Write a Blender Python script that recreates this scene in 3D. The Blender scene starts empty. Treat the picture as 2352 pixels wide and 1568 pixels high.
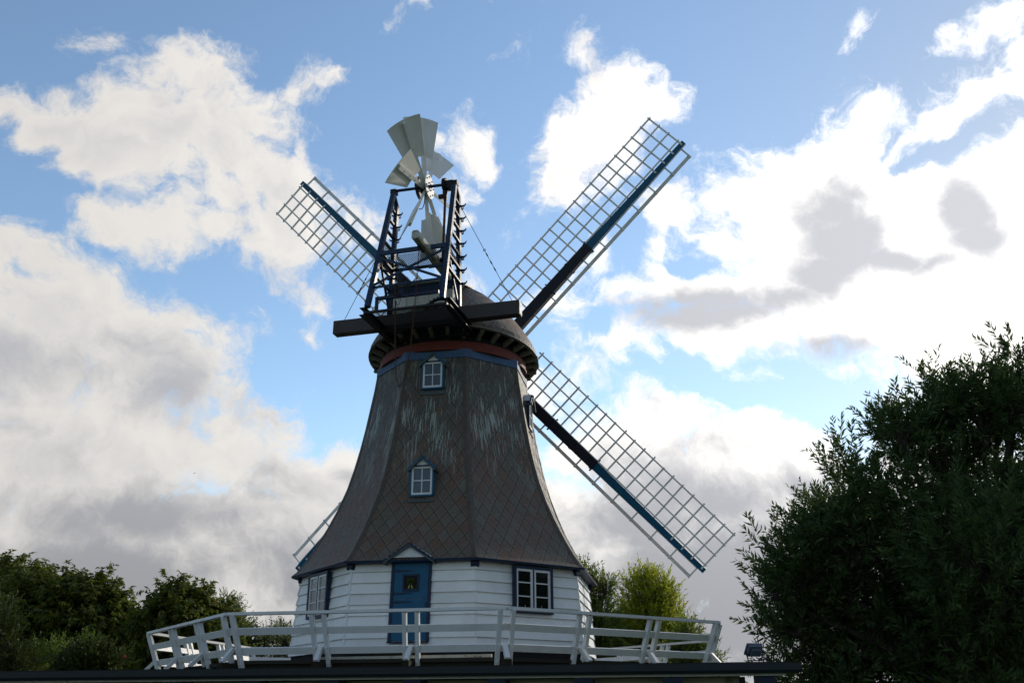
import bpy, bmesh, math, random
import numpy as np
from mathutils import Vector, Matrix

# ------------------------------------------------------------------ camera
SC = bpy.context.scene
COL = SC.collection
FPX = 2160.8                      # focal length in pixels of a 2352 px wide picture
PITCH, YAW, ROLL = 0.3761, 0.0661, -0.0037
CAM = np.array([0.0, -27.4964, 0.0])          # eye level is z = 0, the ground lies at GZ
GZ = -1.6
cy, sy, cp, sp_ = math.cos(YAW), math.sin(YAW), math.cos(PITCH), math.sin(PITCH)
FW = np.array([sy * cp, cy * cp, sp_])
R0 = np.array([cy, -sy, 0.0]); U0 = np.cross(R0, FW)
cr, sr = math.cos(ROLL), math.sin(ROLL)
RT = cr * R0 + sr * U0; UP = -sr * R0 + cr * U0
cd = bpy.data.cameras.new('camera'); cam = bpy.data.objects.new('camera', cd); COL.objects.link(cam)
cd.sensor_width = 36.0; cd.lens = FPX / 2352 * 36.0; cd.clip_start = 0.1; cd.clip_end = 8000
cam.matrix_world = Matrix(((RT[0], UP[0], -FW[0], CAM[0]), (RT[1], UP[1], -FW[1], CAM[1]), (RT[2], UP[2], -FW[2], CAM[2]), (0, 0, 0, 1)))
SC.camera = cam

# ------------------------------------------------------------------ light
SUN_AZ, SUN_EL = math.radians(45), math.radians(23)     # azimuth clockwise from +Y
SUND = np.array([math.sin(SUN_AZ) * math.cos(SUN_EL), math.cos(SUN_AZ) * math.cos(SUN_EL), math.sin(SUN_EL)])
sd = bpy.data.lights.new('sun', 'SUN'); sun = bpy.data.objects.new('sun', sd); COL.objects.link(sun)
sd.energy = 2.6; sd.angle = math.radians(3); sd.color = (1.0, 0.9, 0.76)
sun.rotation_euler = Vector(SUND).to_track_quat('Z', 'Y').to_euler()
SC.view_settings.view_transform = 'Standard'; SC.view_settings.look = 'None'
SC.view_settings.exposure = 0.0; SC.view_settings.gamma = 1.0
SC.cycles.max_bounces = 6; SC.cycles.transparent_max_bounces = 8
SC.cycles.sample_clamp_indirect = 6.0

def raydir(x, y):
    """direction of the photograph's point (x, y) on a 2352 px wide picture"""
    d = FW + RT * (x - 1176) / FPX - UP * (y - 784) / FPX
    return d / np.linalg.norm(d)

# ------------------------------------------------------------------ sky: Nishita blue with procedural clouds by direction
W = bpy.data.worlds.new('World'); SC.world = W; W.use_nodes = True
NT = W.node_tree; NT.nodes.clear()
class G:
    def __init__(s, nt): s.nt = nt
    def n(s, typ, **kw):
        nd = s.nt.nodes.new(typ)
        for k, v in kw.items(): setattr(nd, k, v)
        return nd
    def link(s, a, b): s.nt.links.new(a, b)
    def put(s, sock, v):
        if hasattr(v, 'is_output'): s.nt.links.new(v, sock)
        else: sock.default_value = v
    def math(s, op, a, b=None, c=None, clamp=False):
        nd = s.n('ShaderNodeMath', operation=op); nd.use_clamp = clamp
        for i, v in enumerate((a, b, c)):
            if v is not None: s.put(nd.inputs[i], v)
        return nd.outputs[0]
    def vmath(s, op, a, b=None, c=None, out=0):
        nd = s.n('ShaderNodeVectorMath', operation=op)
        for i, v in enumerate((a, b, c)):
            if v is not None:
                if op == 'SCALE' and i == 1: s.put(nd.inputs['Scale'], v)
                else: s.put(nd.inputs[i], v)
        return nd.outputs[out]
    def noise(s, vec, scale, detail=4, rough=.5, out='Fac', dist=0.0, lac=2.0, dims='3D'):
        nd = s.n('ShaderNodeTexNoise', noise_dimensions=dims)
        if vec is not None: s.put(nd.inputs['Vector'], vec)
        nd.inputs['Scale'].default_value = scale; nd.inputs['Detail'].default_value = detail
        nd.inputs['Roughness'].default_value = rough; nd.inputs['Distortion'].default_value = dist
        nd.inputs['Lacunarity'].default_value = lac
        return nd.outputs[out]
    def mapr(s, v, a, b, c=0.0, d=1.0, kind='SMOOTHSTEP'):
        nd = s.n('ShaderNodeMapRange', interpolation_type=kind); nd.clamp = True
        s.put(nd.inputs[0], v)
        for i, q in enumerate((a, b, c, d)): s.put(nd.inputs[1 + i], q)
        return nd.outputs[0]
    def mix(s, f, a, b, mode='MIX'):
        nd = s.n('ShaderNodeMix', data_type='RGBA', blend_type=mode)
        s.put(nd.inputs[0], f); s.put(nd.inputs[6], a); s.put(nd.inputs[7], b)
        return nd.outputs[2]
    def xyz(s, v):
        nd = s.n('ShaderNodeSeparateXYZ'); s.put(nd.inputs[0], v); return nd.outputs
    def comb(s, x, y, z=0.0):
        nd = s.n('ShaderNodeCombineXYZ')
        for i, q in enumerate((x, y, z)): s.put(nd.inputs[i], q)
        return nd.outputs[0]

g = G(NT)
tc = g.n('ShaderNodeTexCoord'); D = g.vmath('NORMALIZE', tc.outputs['Generated'])
sky = g.n('ShaderNodeTexSky', sky_type='NISHITA'); sky.sun_disc = False
sky.sun_elevation = SUN_EL; sky.sun_rotation = SUN_AZ
sky.air_density = 1.0; sky.dust_density = 0.25; sky.ozone_density = 1.0; sky.altitude = 20
STR = 0.12
w1 = g.vmath('SCALE', g.vmath('SUBTRACT', g.noise(D, 5.0, 3, .5, 'Color'), (.5, .5, .5)), 0.13)
w2 = g.vmath('SCALE', g.vmath('SUBTRACT', g.noise(D, 19.0, 4, .55, 'Color'), (.5, .5, .5)), 0.05)
DW = g.vmath('ADD', D, g.vmath('ADD', w1, w2))
w3 = g.vmath('SCALE', g.vmath('SUBTRACT', g.noise(D, 13.0, 4, .55, 'Color'), (.5, .5, .5)), 0.035)
DG = g.vmath('ADD', D, w3)

def blob(vec, acc, x, y, rx, ry, rot, w):
    """adds one soft patch in the direction of photo point (x, y), half-widths rx, ry, turned by rot degrees"""
    c = raydir(x, y)
    t1 = RT - (RT @ c) * c; t1 /= np.linalg.norm(t1)
    t2 = np.cross(t1, c); t2 = -t2 if t2 @ UP < 0 else t2
    a = math.radians(rot); e1 = math.cos(a) * t1 + math.sin(a) * t2; e2 = -math.sin(a) * t1 + math.cos(a) * t2
    e3 = np.cross(e1, e2)
    m = Matrix((e1, e2, e3)).transposed()
    mp = g.n('ShaderNodeMapping', vector_type='TEXTURE'); g.link(vec, mp.inputs[0])
    mp.inputs['Location'].default_value = c; mp.inputs['Rotation'].default_value = m.to_euler('XYZ')
    mp.inputs['Scale'].default_value = (rx / FPX, ry / FPX, 1.0)
    ln = g.vmath('LENGTH', mp.outputs[0], out=1)
    return g.math('MAXIMUM', g.mapr(ln, 1.6, 0.1, 0.0, w, 'LINEAR'), acc)

CLOUDS = [  # x, y, rx, ry, rot, weight        (clouds)
 (40, 225, 90, 40, -20, .9), (160, 290, 120, 55, -28, 1), (290, 370, 130, 75, -25, 1.05), (430, 190, 130, 95, 10, 1.1),
 (410, 320, 150, 130, 0, 1.2), (530, 340, 150, 125, -35, 1.2), (580, 230, 110, 50, -20, .8), (690, 200, 90, 50, 15, .75),
 (740, 190, 50, 30, 25, .6), (600, 420, 110, 110, -60, 1.15), (620, 520, 95, 100, 40, 1.1), (520, 480, 130, 90, 20, 1),
 (380, 540, 110, 55, 12, .85), (260, 530, 70, 40, 5, .7), (480, 590, 110, 40, 10, .65), (705, 345, 38, 55, 10, .8),
 (620, 270, 120, 70, -30, 1.05), (700, 210, 90, 45, 20, .95), (760, 190, 45, 32, 10, .8), (470, 545, 150, 62, 12, 1.1), (300, 550, 95, 42, 6, .85), (650, 450, 95, 110, 0, 1.15), (560, 560, 100, 50, 10, 1), (235, 95, 45, 55, -50, .62), (265, 165, 30, 45, 0, .45), (120, 640, 130, 60, -25, 1), (30, 640, 80, 50, 0, .9),
 (260, 720, 170, 60, -28, 1), (400, 760, 150, 60, -18, 1), (100, 800, 260, 150, 0, 1.25), (300, 880, 250, 170, 0, 1.25),
 (480, 880, 110, 80, -20, 1), (200, 1060, 460, 200, 0, 1.3), (540, 1070, 210, 120, -15, 1.15), (700, 1120, 190, 100, -8, 1.15),
 (820, 1150, 190, 120, 10, 1.2), (300, 1290, 760, 220, 0, 1.35), (760, 1320, 360, 220, 0, 1.35), (540, 700, 40, 55, -60, .5),
 (695, 640, 50, 45, 30, .6), (680, 740, 60, 25, -25, .52), (655, 935, 50, 16, 10, .5), (760, 500, 90, 90, 0, .75),
 (850, 560, 70, 80, 0, .6), (10, 490, 30, 40, 0, .55), (100, 540, 45, 20, 0, .35), (890, 60, 45, 18, 20, .42),
 (1115, 325, 65, 70, 0, .85), (1080, 430, 70, 45, 0, .55), (1110, 490, 50, 30, 0, .5), (1030, 340, 35, 30, 0, .45),
 (1345, 130, 65, 36, -30, .55), (1400, 270, 85, 105, 0, 1.1), (1350, 350, 120, 100, 25, 1.1), (1320, 430, 100, 80, 0, 1),
 (1490, 260, 80, 45, 20, .85), (1260, 480, 60, 60, 0, .6), (1120, 650, 80, 40, 0, .75), (1060, 620, 60, 60, 0, .6),
 (1590, 510, 80, 50, 10, .75), (1150, 350, 45, 40, 0, .7), (300, 560, 60, 36, 0, .9), (1560, 590, 60, 30, 0, .5), (1660, 570, 80, 60, 0, .75), (1590, 700, 210, 62, 3, 1.15), (1360, 700, 110, 40, 10, .62),
 (1900, 520, 170, 190, 0, 1.2), (1800, 450, 90, 90, 40, 1), (1985, 385, 175, 74, 33, 1.15), (2145, 295, 140, 60, 35, 1.1),
 (2235, 225, 60, 42, 0, .8), (2110, 470, 150, 130, 0, 1.2), (2240, 510, 170, 120, 20, 1.3), (2320, 350, 50, 50, 0, .7),
 (2275, 45, 75, 50, 20, .75), (2150, 130, 70, 22, 40, .5), (2345, 170, 40, 40, 0, .7), (1940, 70, 36, 22, -20, .6),
 (2000, 700, 420, 140, 0, 1.4), (2250, 720, 300, 160, 0, 1.4), (1700, 780, 220, 90, 0, 1.1), (1500, 800, 170, 70, 0, .82),
 (1350, 850, 80, 70, 0, .7), (1440, 1020, 190, 90, 0, 1.15), (1560, 980, 80, 40, -5, .7), (1330, 1030, 140, 90, 0, 1),
 (1750, 1080, 260, 80, 5, 1.2), (1600, 1260, 460, 260, 0, 1.45), (2050, 1120, 280, 150, 0, 1.2), (2200, 900, 120, 70, 0, .8),
 (1750, 910, 140, 40, -8, .55), (1230, 880, 70, 60, 0, .55), (1420, 640, 60, 50, 0, .5), (1230, 560, 50, 40, 0, .4), (1176, 1540, 2000, 330, 0, 1.35)]
CUTS = [(1470, 600, 60, 40, 20, -.35), (1620, 640, 50, 26, 0, -.45), (1420, 760, 50, 26, 0, -.3), (1850, 130, 300, 90, 25, -.3), (2080, 300, 60, 26, 40, -.25), (1010, 980, 170, 120, 0, -.8), (620, 830, 70, 60, 0, -.5), (1850, 955, 200, 26, -3, -.75), (2150, 910, 60, 35, 0, -.4), (2120, 360, 40, 34, -30, -.6), (2200, 340, 90, 34, 30, -.7)]
GREYS = [(120, 830, 330, 70, -4, .66), (390, 880, 200, 80, -10, .68), (480, 330, 110, 70, -30, .22), (380, 440, 160, 50, 0, .2), (60, 990, 160, 40, 0, .4), (330, 1180, 500, 70, 0, .75), (300, 1310, 560, 80, 0, .85),
 (700, 1290, 300, 150, 0, .8), (620, 1080, 90, 30, -10, .35), (800, 1090, 70, 30, 0, .6), (1620, 705, 175, 48, 3, 1.25), (1800, 685, 130, 44, 14, 1.05), (1905, 480, 75, 80, -30, 1.05), (1940, 560, 85, 75, -25, 1.15), (1890, 630, 110, 44, 20, 1.1), (2080, 598, 140, 34, -8, 1.05), (2215, 480, 55, 62, 20, 1.1), (2235, 550, 52, 52, 0, 1.15), (2150, 610, 70, 34, 25, 1.0), (1910, 800, 85, 30, 0, 1), (1790, 800, 60, 20, 0, .6),
 (1650, 1150, 300, 90, 0, .9), (1850, 1120, 180, 70, 0, .85), (1500, 1200, 260, 140, 0, .85), (1680, 1370, 420, 170, 0, 1.25), (2100, 1250, 300, 200, 0, .8), (1380, 1090, 120, 50, 0, .45), (1500, 920, 70, 26, 0, .3), (1380, 250, 60, 70, 0, .18), (1176, 1540, 1800, 190, 0, .75)]
acc = 0.0
def patches(vec, items):
    tot = 0.0; v = vec
    for k, b_ in enumerate(items):
        if k and k % 8 == 0: v = g.vmath('MULTIPLY_ADD', g.comb(tot, tot, tot), (1e-7, 1e-7, 1e-7), vec)   # keeps the shader stack short
        tot = blob(v, tot, *b_)
    return tot
acc = patches(DW, [b[:2] + (b[2] + 8, b[3] + 8, b[4], min(b[5], 1.35) * .95 + .1) for b in CLOUDS])
acc = g.math('SUBTRACT', acc, patches(DW, [b[:5] + (-b[5],) for b in CUTS]))
gac = patches(DG, GREYS)
# the sky outside the photograph: broken cloud
fdot = g.vmath('DOT_PRODUCT', D, tuple(FW), out=1)
away = g.mapr(fdot, .80, .62)
wide = g.noise(D, 2.6, 5, .55)
acc = g.math('ADD', acc, g.math('MULTIPLY', away, g.mapr(wide, .44, .64, 0.0, 1.0)))
gac = g.math('ADD', gac, g.math('MULTIPLY', away, g.mapr(wide, .42, .60, 0.0, 1.1)))
n1 = g.noise(DW, 9.0, 13, .67, lac=2.1)
dens = g.math('ADD', acc, g.math('MULTIPLY', g.math('SUBTRACT', n1, .5), 2.75))
alpha = g.mapr(dens, .27, .84)
n2 = g.noise(DW, 10.0, 10, .62)
gsum = g.math('ADD', g.math('MINIMUM', gac, 1.2), g.math('MULTIPLY', g.math('SUBTRACT', n2, .5), 2.1))
grey = g.math('MULTIPLY', g.mapr(gsum, .0, .88), g.mapr(dens, .05, .5))
tow = tuple((SUND - (SUND @ FW) * FW) * .035)
n3 = g.noise(g.vmath('ADD', DW, tow), 9.0, 6, .58, lac=2.1)
n4 = g.noise(DW, 9.0, 6, .58, lac=2.1)
emb = g.math('MULTIPLY', g.math('SUBTRACT', n3, n4), 2.0)
soft = g.math('ADD', g.math('MULTIPLY', g.mapr(dens, .75, 1.5), .42), emb, clamp=True)
grey = g.math('MAXIMUM', grey, soft)
sdot = g.math('MAXIMUM', g.vmath('DOT_PRODUCT', D, tuple(SUND), out=1), 0.0)
glow = g.math('POWER', sdot, 4.0)
lit = g.math('MULTIPLY_ADD', glow, .95, .74)         # brightness of sunlit cloud, more towards the sun
shd = g.math('MULTIPLY_ADD', glow, .25, .49)
white = g.vmath('SCALE', (1.0, .968, .925), g.math('DIVIDE', lit, STR))
dark = g.vmath('SCALE', (.95, .965, 1.03), g.math('DIVIDE', shd, STR))
# cloud low over the horizon is duller than cloud overhead
hz = g.mapr(g.xyz(D)[2], .04, .36)
dark = g.vmath('SCALE', dark, g.math('MULTIPLY_ADD', hz, .36, .66))
ccol = g.vmath('SCALE', g.mix(grey, white, dark), g.mapr(fdot, .70, -.2, 1.0, .62))   # unseen cloud behind the viewer, dimmed to weaken the light on the front
blue = g.vmath('SCALE', g.vmath('MULTIPLY', sky.outputs[0], (1.50, 1.60, 1.62)), g.mapr(fdot, .60, -.2, 1.0, .80))
blue = g.vmath('SCALE', blue, g.math('MULTIPLY_ADD', g.math('POWER', sdot, 16.0), -.45, 1.0))      # milky but not burnt out towards the sun
low = g.mapr(g.xyz(D)[2], .01, .12)
final = g.mix(g.math('MAXIMUM', alpha, g.math('SUBTRACT', 1.0, low)), blue, ccol)
bg = g.n('ShaderNodeBackground'); bg.inputs['Strength'].default_value = STR
g.link(final, bg.inputs['Color'])
wo = g.n('ShaderNodeOutputWorld'); g.link(bg.outputs[0], wo.inputs['Surface'])
W.cycles.sampling_method = 'MANUAL'; W.cycles.sample_map_resolution = 512

#@@BUILD@@
# ------------------------------------------------------------------ mesh helpers
rng = np.random.default_rng(7)
Z3 = np.array([0, 0, 1.0])
def A3(*v): return np.array(v if len(v) > 1 else v[0], float)
def nrm(v): v = np.asarray(v, float); return v / np.linalg.norm(v)
class MB:
    """collects simple solids, then links them as one mesh object"""
    def __init__(s): s.v = []; s.f = []; s.uv = None
    def add(s, vs, fs):
        o = len(s.v); s.v += [tuple(map(float, p)) for p in vs]; s.f += [tuple(i + o for i in f) for f in fs]; return s
    def box(s, c, ax, ay, az):
        c, ax, ay, az = map(A3, (c, ax, ay, az))
        vs = [c + i * ax + j * ay + k * az for i in (-1, 1) for j in (-1, 1) for k in (-1, 1)]
        return s.add(vs, [(0, 1, 3, 2), (4, 6, 7, 5), (0, 4, 5, 1), (2, 3, 7, 6), (0, 2, 6, 4), (1, 5, 7, 3)])
    def beam(s, p, q, w, h, up=Z3, w2=None, h2=None):
        p, q = A3(p), A3(q); d = nrm(q - p); r = np.cross(d, up)
        r = nrm(r) if np.linalg.norm(r) > 1e-6 else A3(1, 0, 0); u = np.cross(r, d)
        w2 = w if w2 is None else w2; h2 = h if h2 is None else h2
        vs = [p + i * r * w / 2 + j * u * h / 2 for i, j in ((-1, -1), (1, -1), (1, 1), (-1, 1))] + [q + i * r * w2 / 2 + j * u * h2 / 2 for i, j in ((-1, -1), (1, -1), (1, 1), (-1, 1))]
        return s.add(vs, [(0, 1, 2, 3), (7, 6, 5, 4), (0, 4, 5, 1), (1, 5, 6, 2), (2, 6, 7, 3), (3, 7, 4, 0)])
    def tube(s, p, q, r, seg=8, r2=None):
        p, q = A3(p), A3(q); d = nrm(q - p); a = np.cross(d, Z3)
        a = nrm(a) if np.linalg.norm(a) > 1e-4 else A3(1, 0, 0); b = np.cross(d, a); r2 = r if r2 is None else r2
        vs = [p + r * (math.cos(t) * a + math.sin(t) * b) for t in np.linspace(0, 2 * math.pi, seg, False)] + [q + r2 * (math.cos(t) * a + math.sin(t) * b) for t in np.linspace(0, 2 * math.pi, seg, False)]
        return s.add(vs, [(i, (i + 1) % seg, seg + (i + 1) % seg, seg + i) for i in range(seg)] + [tuple(range(seg))[::-1], tuple(range(seg, 2 * seg))])
    def path(s, pts, r, seg=6, r2=None):
        n = len(pts) - 1; r2 = r if r2 is None else r2
        for i in range(n): s.tube(pts[i], pts[i + 1], r + (r2 - r) * i / n, seg, r + (r2 - r) * (i + 1) / n)
        return s
    def prism(s, pts, ex):
        ex = A3(ex); n = len(pts); vs = [A3(p) for p in pts]; vs = vs + [p + ex for p in vs]
        return s.add(vs, [tuple(range(n))[::-1], tuple(range(n, 2 * n))] + [(i, (i + 1) % n, n + (i + 1) % n, n + i) for i in range(n)])
    def ball(s, c, r, seg=8, rings=5, sz=1.0):
        c = A3(c); vs = [c + A3(0, 0, r * sz)]; fs = []
        for i in range(1, rings):
            t = math.pi * i / rings
            vs += [c + A3(r * math.sin(t) * math.cos(p), r * math.sin(t) * math.sin(p), r * sz * math.cos(t)) for p in np.linspace(0, 2 * math.pi, seg, False)]
        vs.append(c - A3(0, 0, r * sz)); L = len(vs) - 1
        for j in range(seg):
            k = (j + 1) % seg; fs.append((0, 1 + j, 1 + k)); fs.append((L, L - seg + k, L - seg + j))
            for i in range(rings - 2): a = 1 + i * seg; fs.append((a + j, a + seg + j, a + seg + k, a + k))
        return s.add(vs, fs)
    def torus(s, c, ax, R, r, seg=28, sub=6, a0=0, a1=2 * math.pi):
        c = A3(c); ax = nrm(ax); a = nrm(np.cross(ax, A3(.3, .2, .9))); b = np.cross(ax, a)
        ts = np.linspace(a0, a1, seg + 1)
        return s.path([c + R * (math.cos(t) * a + math.sin(t) * b) for t in ts], r, sub)
    def build(s, name, mat, parent=None, recalc=True, bevel=0.0, smooth=False):
        org = A3(WPOS.get(parent.as_pointer(), (0, 0, 0))) if parent else A3(0, 0, 0)
        me = bpy.data.meshes.new(name); me.from_pydata([tuple(A3(v) - org) for v in s.v], [], s.f)
        if s.uv is not None:
            l = me.uv_layers.new(name='UVMap'); l.data.foreach_set('uv', np.array(s.uv, float).ravel())
        elif recalc:
            bm = bmesh.new(); bm.from_mesh(me); bmesh.ops.recalc_face_normals(bm, faces=bm.faces); bm.to_mesh(me); bm.free()
        me.materials.append(mat)
        o = bpy.data.objects.new(name, me); COL.objects.link(o)
        if parent: o.parent = parent; WPOS[o.as_pointer()] = tuple(org)
        if bevel:
            bv = o.modifiers.new('bevel', 'BEVEL'); bv.width = bevel; bv.segments = 1; bv.limit_method = 'ANGLE'
        if smooth: me.polygons.foreach_set('use_smooth', [True] * len(me.polygons))
        return o
WPOS = {}
def tag(o, label=None, cat=None, group=None, kind=None):
    for k, v in (('label', label), ('category', cat), ('group', group), ('kind', kind)):
        if v: o[k] = v
    return o
def thing(name, loc, label, cat, group=None):
    o = bpy.data.objects.new(name, None); COL.objects.link(o); o.location = loc; o.empty_display_size = .3
    WPOS[o.as_pointer()] = tuple(loc); return tag(o, label, cat, group)

# ------------------------------------------------------------------ materials
def material(name, fn):
    m = bpy.data.materials.new(name); m.use_nodes = True; nt = m.node_tree; nt.nodes.clear()
    q = G(nt); out = q.n('ShaderNodeOutputMaterial'); b = q.n('ShaderNodeBsdfPrincipled')
    q.link(b.outputs[0], out.inputs['Surface']); fn(q, b, out); return m
def pos(q): return q.n('ShaderNodeNewGeometry').outputs['Position']
def bump(q, b, h, dist=.01, strength=1.0):
    nd = q.n('ShaderNodeBump'); nd.inputs['Distance'].default_value = dist; nd.inputs['Strength'].default_value = strength
    q.put(nd.inputs['Height'], h); q.link(nd.outputs[0], b.inputs['Normal'])
def c4(c): return (c[0], c[1], c[2], 1.0)
def painted(name, col, dirt=None, amt=.35, rough=.5, scale=3.0, grain=40.0, wear=None):
    """paint with large soft dirt, fine grain and optional worn spots"""
    dirt = dirt or tuple(x * .6 for x in col)
    def fn(q, b, out):
        p = pos(q); n = q.noise(p, scale, 6, .65); n2 = q.noise(p, grain, 4, .6)
        c = q.mix(q.math('MULTIPLY', q.mapr(n, .42, .75), amt), c4(col), c4(dirt))
        c = q.mix(q.math('MULTIPLY', q.mapr(n2, .5, .8), amt * .5), c, c4(dirt))
        if wear: c = q.mix(q.mapr(q.noise(p, 9.0, 8, .7), .60, .66), c, c4(wear))
        isl = q.n('ShaderNodeNewGeometry').outputs['Random Per Island']
        c = q.vmath('SCALE', c, q.mapr(isl, 0, 1, .91, 1.04, 'LINEAR'))
        q.link(c, b.inputs['Base Color']); q.put(b.inputs['Roughness'], q.mapr(n2, .2, .8, rough - .1, rough + .15)); b.inputs['Specular IOR Level'].default_value = .25
        bump(q, b, n2, .003, .5)
    return material(name, fn)
def plain(name, col, rough=.5, metal=0.0):
    def fn(q, b, out):
        n = q.noise(pos(q), 12.0, 4, .6)
        q.link(q.mix(q.mapr(n, .3, .7), c4(tuple(x * .8 for x in col)), c4(tuple(min(1, x * 1.15) for x in col))), b.inputs['Base Color'])
        b.inputs['Roughness'].default_value = rough; b.inputs['Metallic'].default_value = metal
    return material(name, fn)
def shingle(name, w, h, streak, bd=.09, gain=1.0):
    """diamond sheet-metal shingles: raised lower edges, colour differing from sheet to sheet, verdigris streaks"""
    def fn(q, b, out):
        uvn = q.n('ShaderNodeUVMap'); uvn.uv_map = 'UVMap'
        wob = q.vmath('SCALE', q.vmath('SUBTRACT', q.noise(uvn.outputs[0], 2.2, 3, .5, 'Color'), (.5, .5, .5)), .05)
        x, y, _ = q.xyz(q.vmath('ADD', uvn.outputs[0], wob))
        a = q.math('ADD', q.math('DIVIDE', x, w), q.math('DIVIDE', y, h)); c = q.math('SUBTRACT', q.math('DIVIDE', x, w), q.math('DIVIDE', y, h))
        fa = q.math('FRACT', a); fc = q.math('FRACT', c)
        wn = q.n('ShaderNodeTexWhiteNoise', noise_dimensions='2D'); q.link(q.comb(q.math('FLOOR', a), q.math('FLOOR', c)), wn.inputs['Vector'])
        rnd = wn.outputs['Value']; rc = wn.outputs['Color']
        p = pos(q); big = q.noise(p, .8, 5, .6); fine = q.noise(p, 16.0, 6, .65); mid = q.noise(p, 4.0, 5, .6)
        base = q.mix(q.mapr(q.math('ADD', big, q.math('MULTIPLY', q.math('SUBTRACT', rnd, .5), .38)), .36, .66), c4((.140, .077, .048)), c4((.120, .096, .064)))
        base = q.mix(q.math('MULTIPLY', q.mapr(q.xyz(rc)[1], .6, .95), .45), base, c4((.140, .130, .102)))
        base = q.mix(q.math('MULTIPLY', q.mapr(fine, .45, .75), .4), base, c4((.030, .026, .024)))
        base = q.mix(q.math('MULTIPLY', q.mapr(mid, .52, .75), .35), base, c4((.14, .128, .100)))
        edge = q.math('MINIMUM', fa, q.math('SUBTRACT', 1.0, fc)); edge2 = q.math('MINIMUM', q.math('SUBTRACT', 1.0, fa), fc)
        base = q.mix(q.math('MULTIPLY', q.mapr(edge2, .02, .11, 1.0, 0.0), .82), base, c4((.007, .006, .006)))
        base = q.mix(q.math('MULTIPLY', q.mapr(edge, .03, .13, 1.0, 0.0), .32), base, c4((.18, .172, .15)))  # pale highlight painted along the raised lower edges
        if streak:
            z = q.xyz(p)[2]
            zone = q.math('MULTIPLY', q.mapr(z, 5.2, 7.4), q.mapr(z, 10.4, 8.9, 0.0, 1.0))
            green = q.math('MULTIPLY', q.mapr(z, 5.6, 8.6), q.mapr(mid, .25, .6))
            base = q.mix(q.math('MULTIPLY', green, .45), base, c4((.034, .052, .052)))
            sv = q.comb(q.math('MULTIPLY', x, 32.0), q.math('ADD', q.math('MULTIPLY', y, 1.5), q.math('MULTIPLY', q.math('SINE', q.math('MULTIPLY', x, 9.0)), .15)), 3.0)
            s1 = q.noise(sv, 1.0, 5, .62, dist=.5); s2 = q.noise(q.comb(q.math('MULTIPLY', x, 1.6), q.math('MULTIPLY', y, .8), 7.0), 1.0, 3, .5)
            st = q.mapr(q.math('ADD', s1, q.math('MULTIPLY', q.math('SUBTRACT', s2, .5), .5)), .57, .61)
            base = q.mix(q.math('MULTIPLY', q.math('MULTIPLY', st, zone), .62), base, c4((.44, .51, .46)))
            sp = q.noise(q.comb(q.math('MULTIPLY', x, 22.0), q.math('MULTIPLY', y, 7.0), 1.0), 1.0, 2, .5)
            base = q.mix(q.mapr(sp, .76, .80), base, c4((.33, .35, .32)))
        q.link(q.vmath('SCALE', base, gain), b.inputs['Base Color'])
        q.put(b.inputs['Roughness'], q.mapr(fine, .3, .7, .55, .8)); b.inputs['Metallic'].default_value = .0
        b.inputs['Specular IOR Level'].default_value = .4
        hgt = q.math('ADD', q.math('MULTIPLY', q.math('ADD', q.math('SUBTRACT', 1.0, fa), fc), .5), q.math('MULTIPLY', fine, .22))
        hgt = q.math('ADD', hgt, q.math('MULTIPLY', rnd, .3))
        bump(q, b, hgt, bd, 1.0)
    return material(name, fn)
def leafmat(name, dark, light, third, trans=.35):
    def fn(q, b, out):
        ge = q.n('ShaderNodeNewGeometry'); r = ge.outputs['Random Per Island']
        big = q.noise(ge.outputs['Position'], .55, 3, .5)
        c = q.mix(q.mapr(q.math('ADD', q.math('MULTIPLY', r, .6), q.math('MULTIPLY', big, .6)), .3, .9), c4(dark), c4(light))
        c = q.mix(q.math('MULTIPLY', q.mapr(q.math('FRACT', q.math('MULTIPLY', r, 17.3)), .8, .95), q.mapr(big, .4, .6)), c, c4(third))
        q.link(c, b.inputs['Base Color']); b.inputs['Roughness'].default_value = .55; b.inputs['Specular IOR Level'].default_value = .35
        tr = q.n('ShaderNodeBsdfTranslucent'); q.link(q.mix(.5, c, c4(tuple(x * 1.6 for x in light))), tr.inputs[0])
        mx = q.n('ShaderNodeMixShader'); mx.inputs[0].default_value = trans
        q.link(b.outputs[0], mx.inputs[1]); q.link(tr.outputs[0], mx.inputs[2]); q.link(mx.outputs[0], out.inputs['Surface'])
    return material(name, fn)
def glass(name, tint):
    def fn(q, b, out):
        b.inputs['Base Color'].default_value = c4(tint); b.inputs['Roughness'].default_value = .04; b.inputs['IOR'].default_value = 1.5
        bump(q, b, q.noise(pos(q), 3.0, 2, .5), .02, .25)
    return material(name, fn)
def clear_glass(name):
    def fn(q, b, out):
        t = q.n('ShaderNodeBsdfTransparent'); t.inputs[0].default_value = (.82, .86, .84, 1)
        gl = q.n('ShaderNodeBsdfGlossy'); gl.inputs['Roughness'].default_value = .03
        fr = q.n('ShaderNodeFresnel'); fr.inputs[0].default_value = 1.22
        mx = q.n('ShaderNodeMixShader'); q.link(fr.outputs[0], mx.inputs[0]); q.link(t.outputs[0], mx.inputs[1]); q.link(gl.outputs[0], mx.inputs[2])
        q.link(mx.outputs[0], out.inputs['Surface'])
    return material(name, fn)
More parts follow.
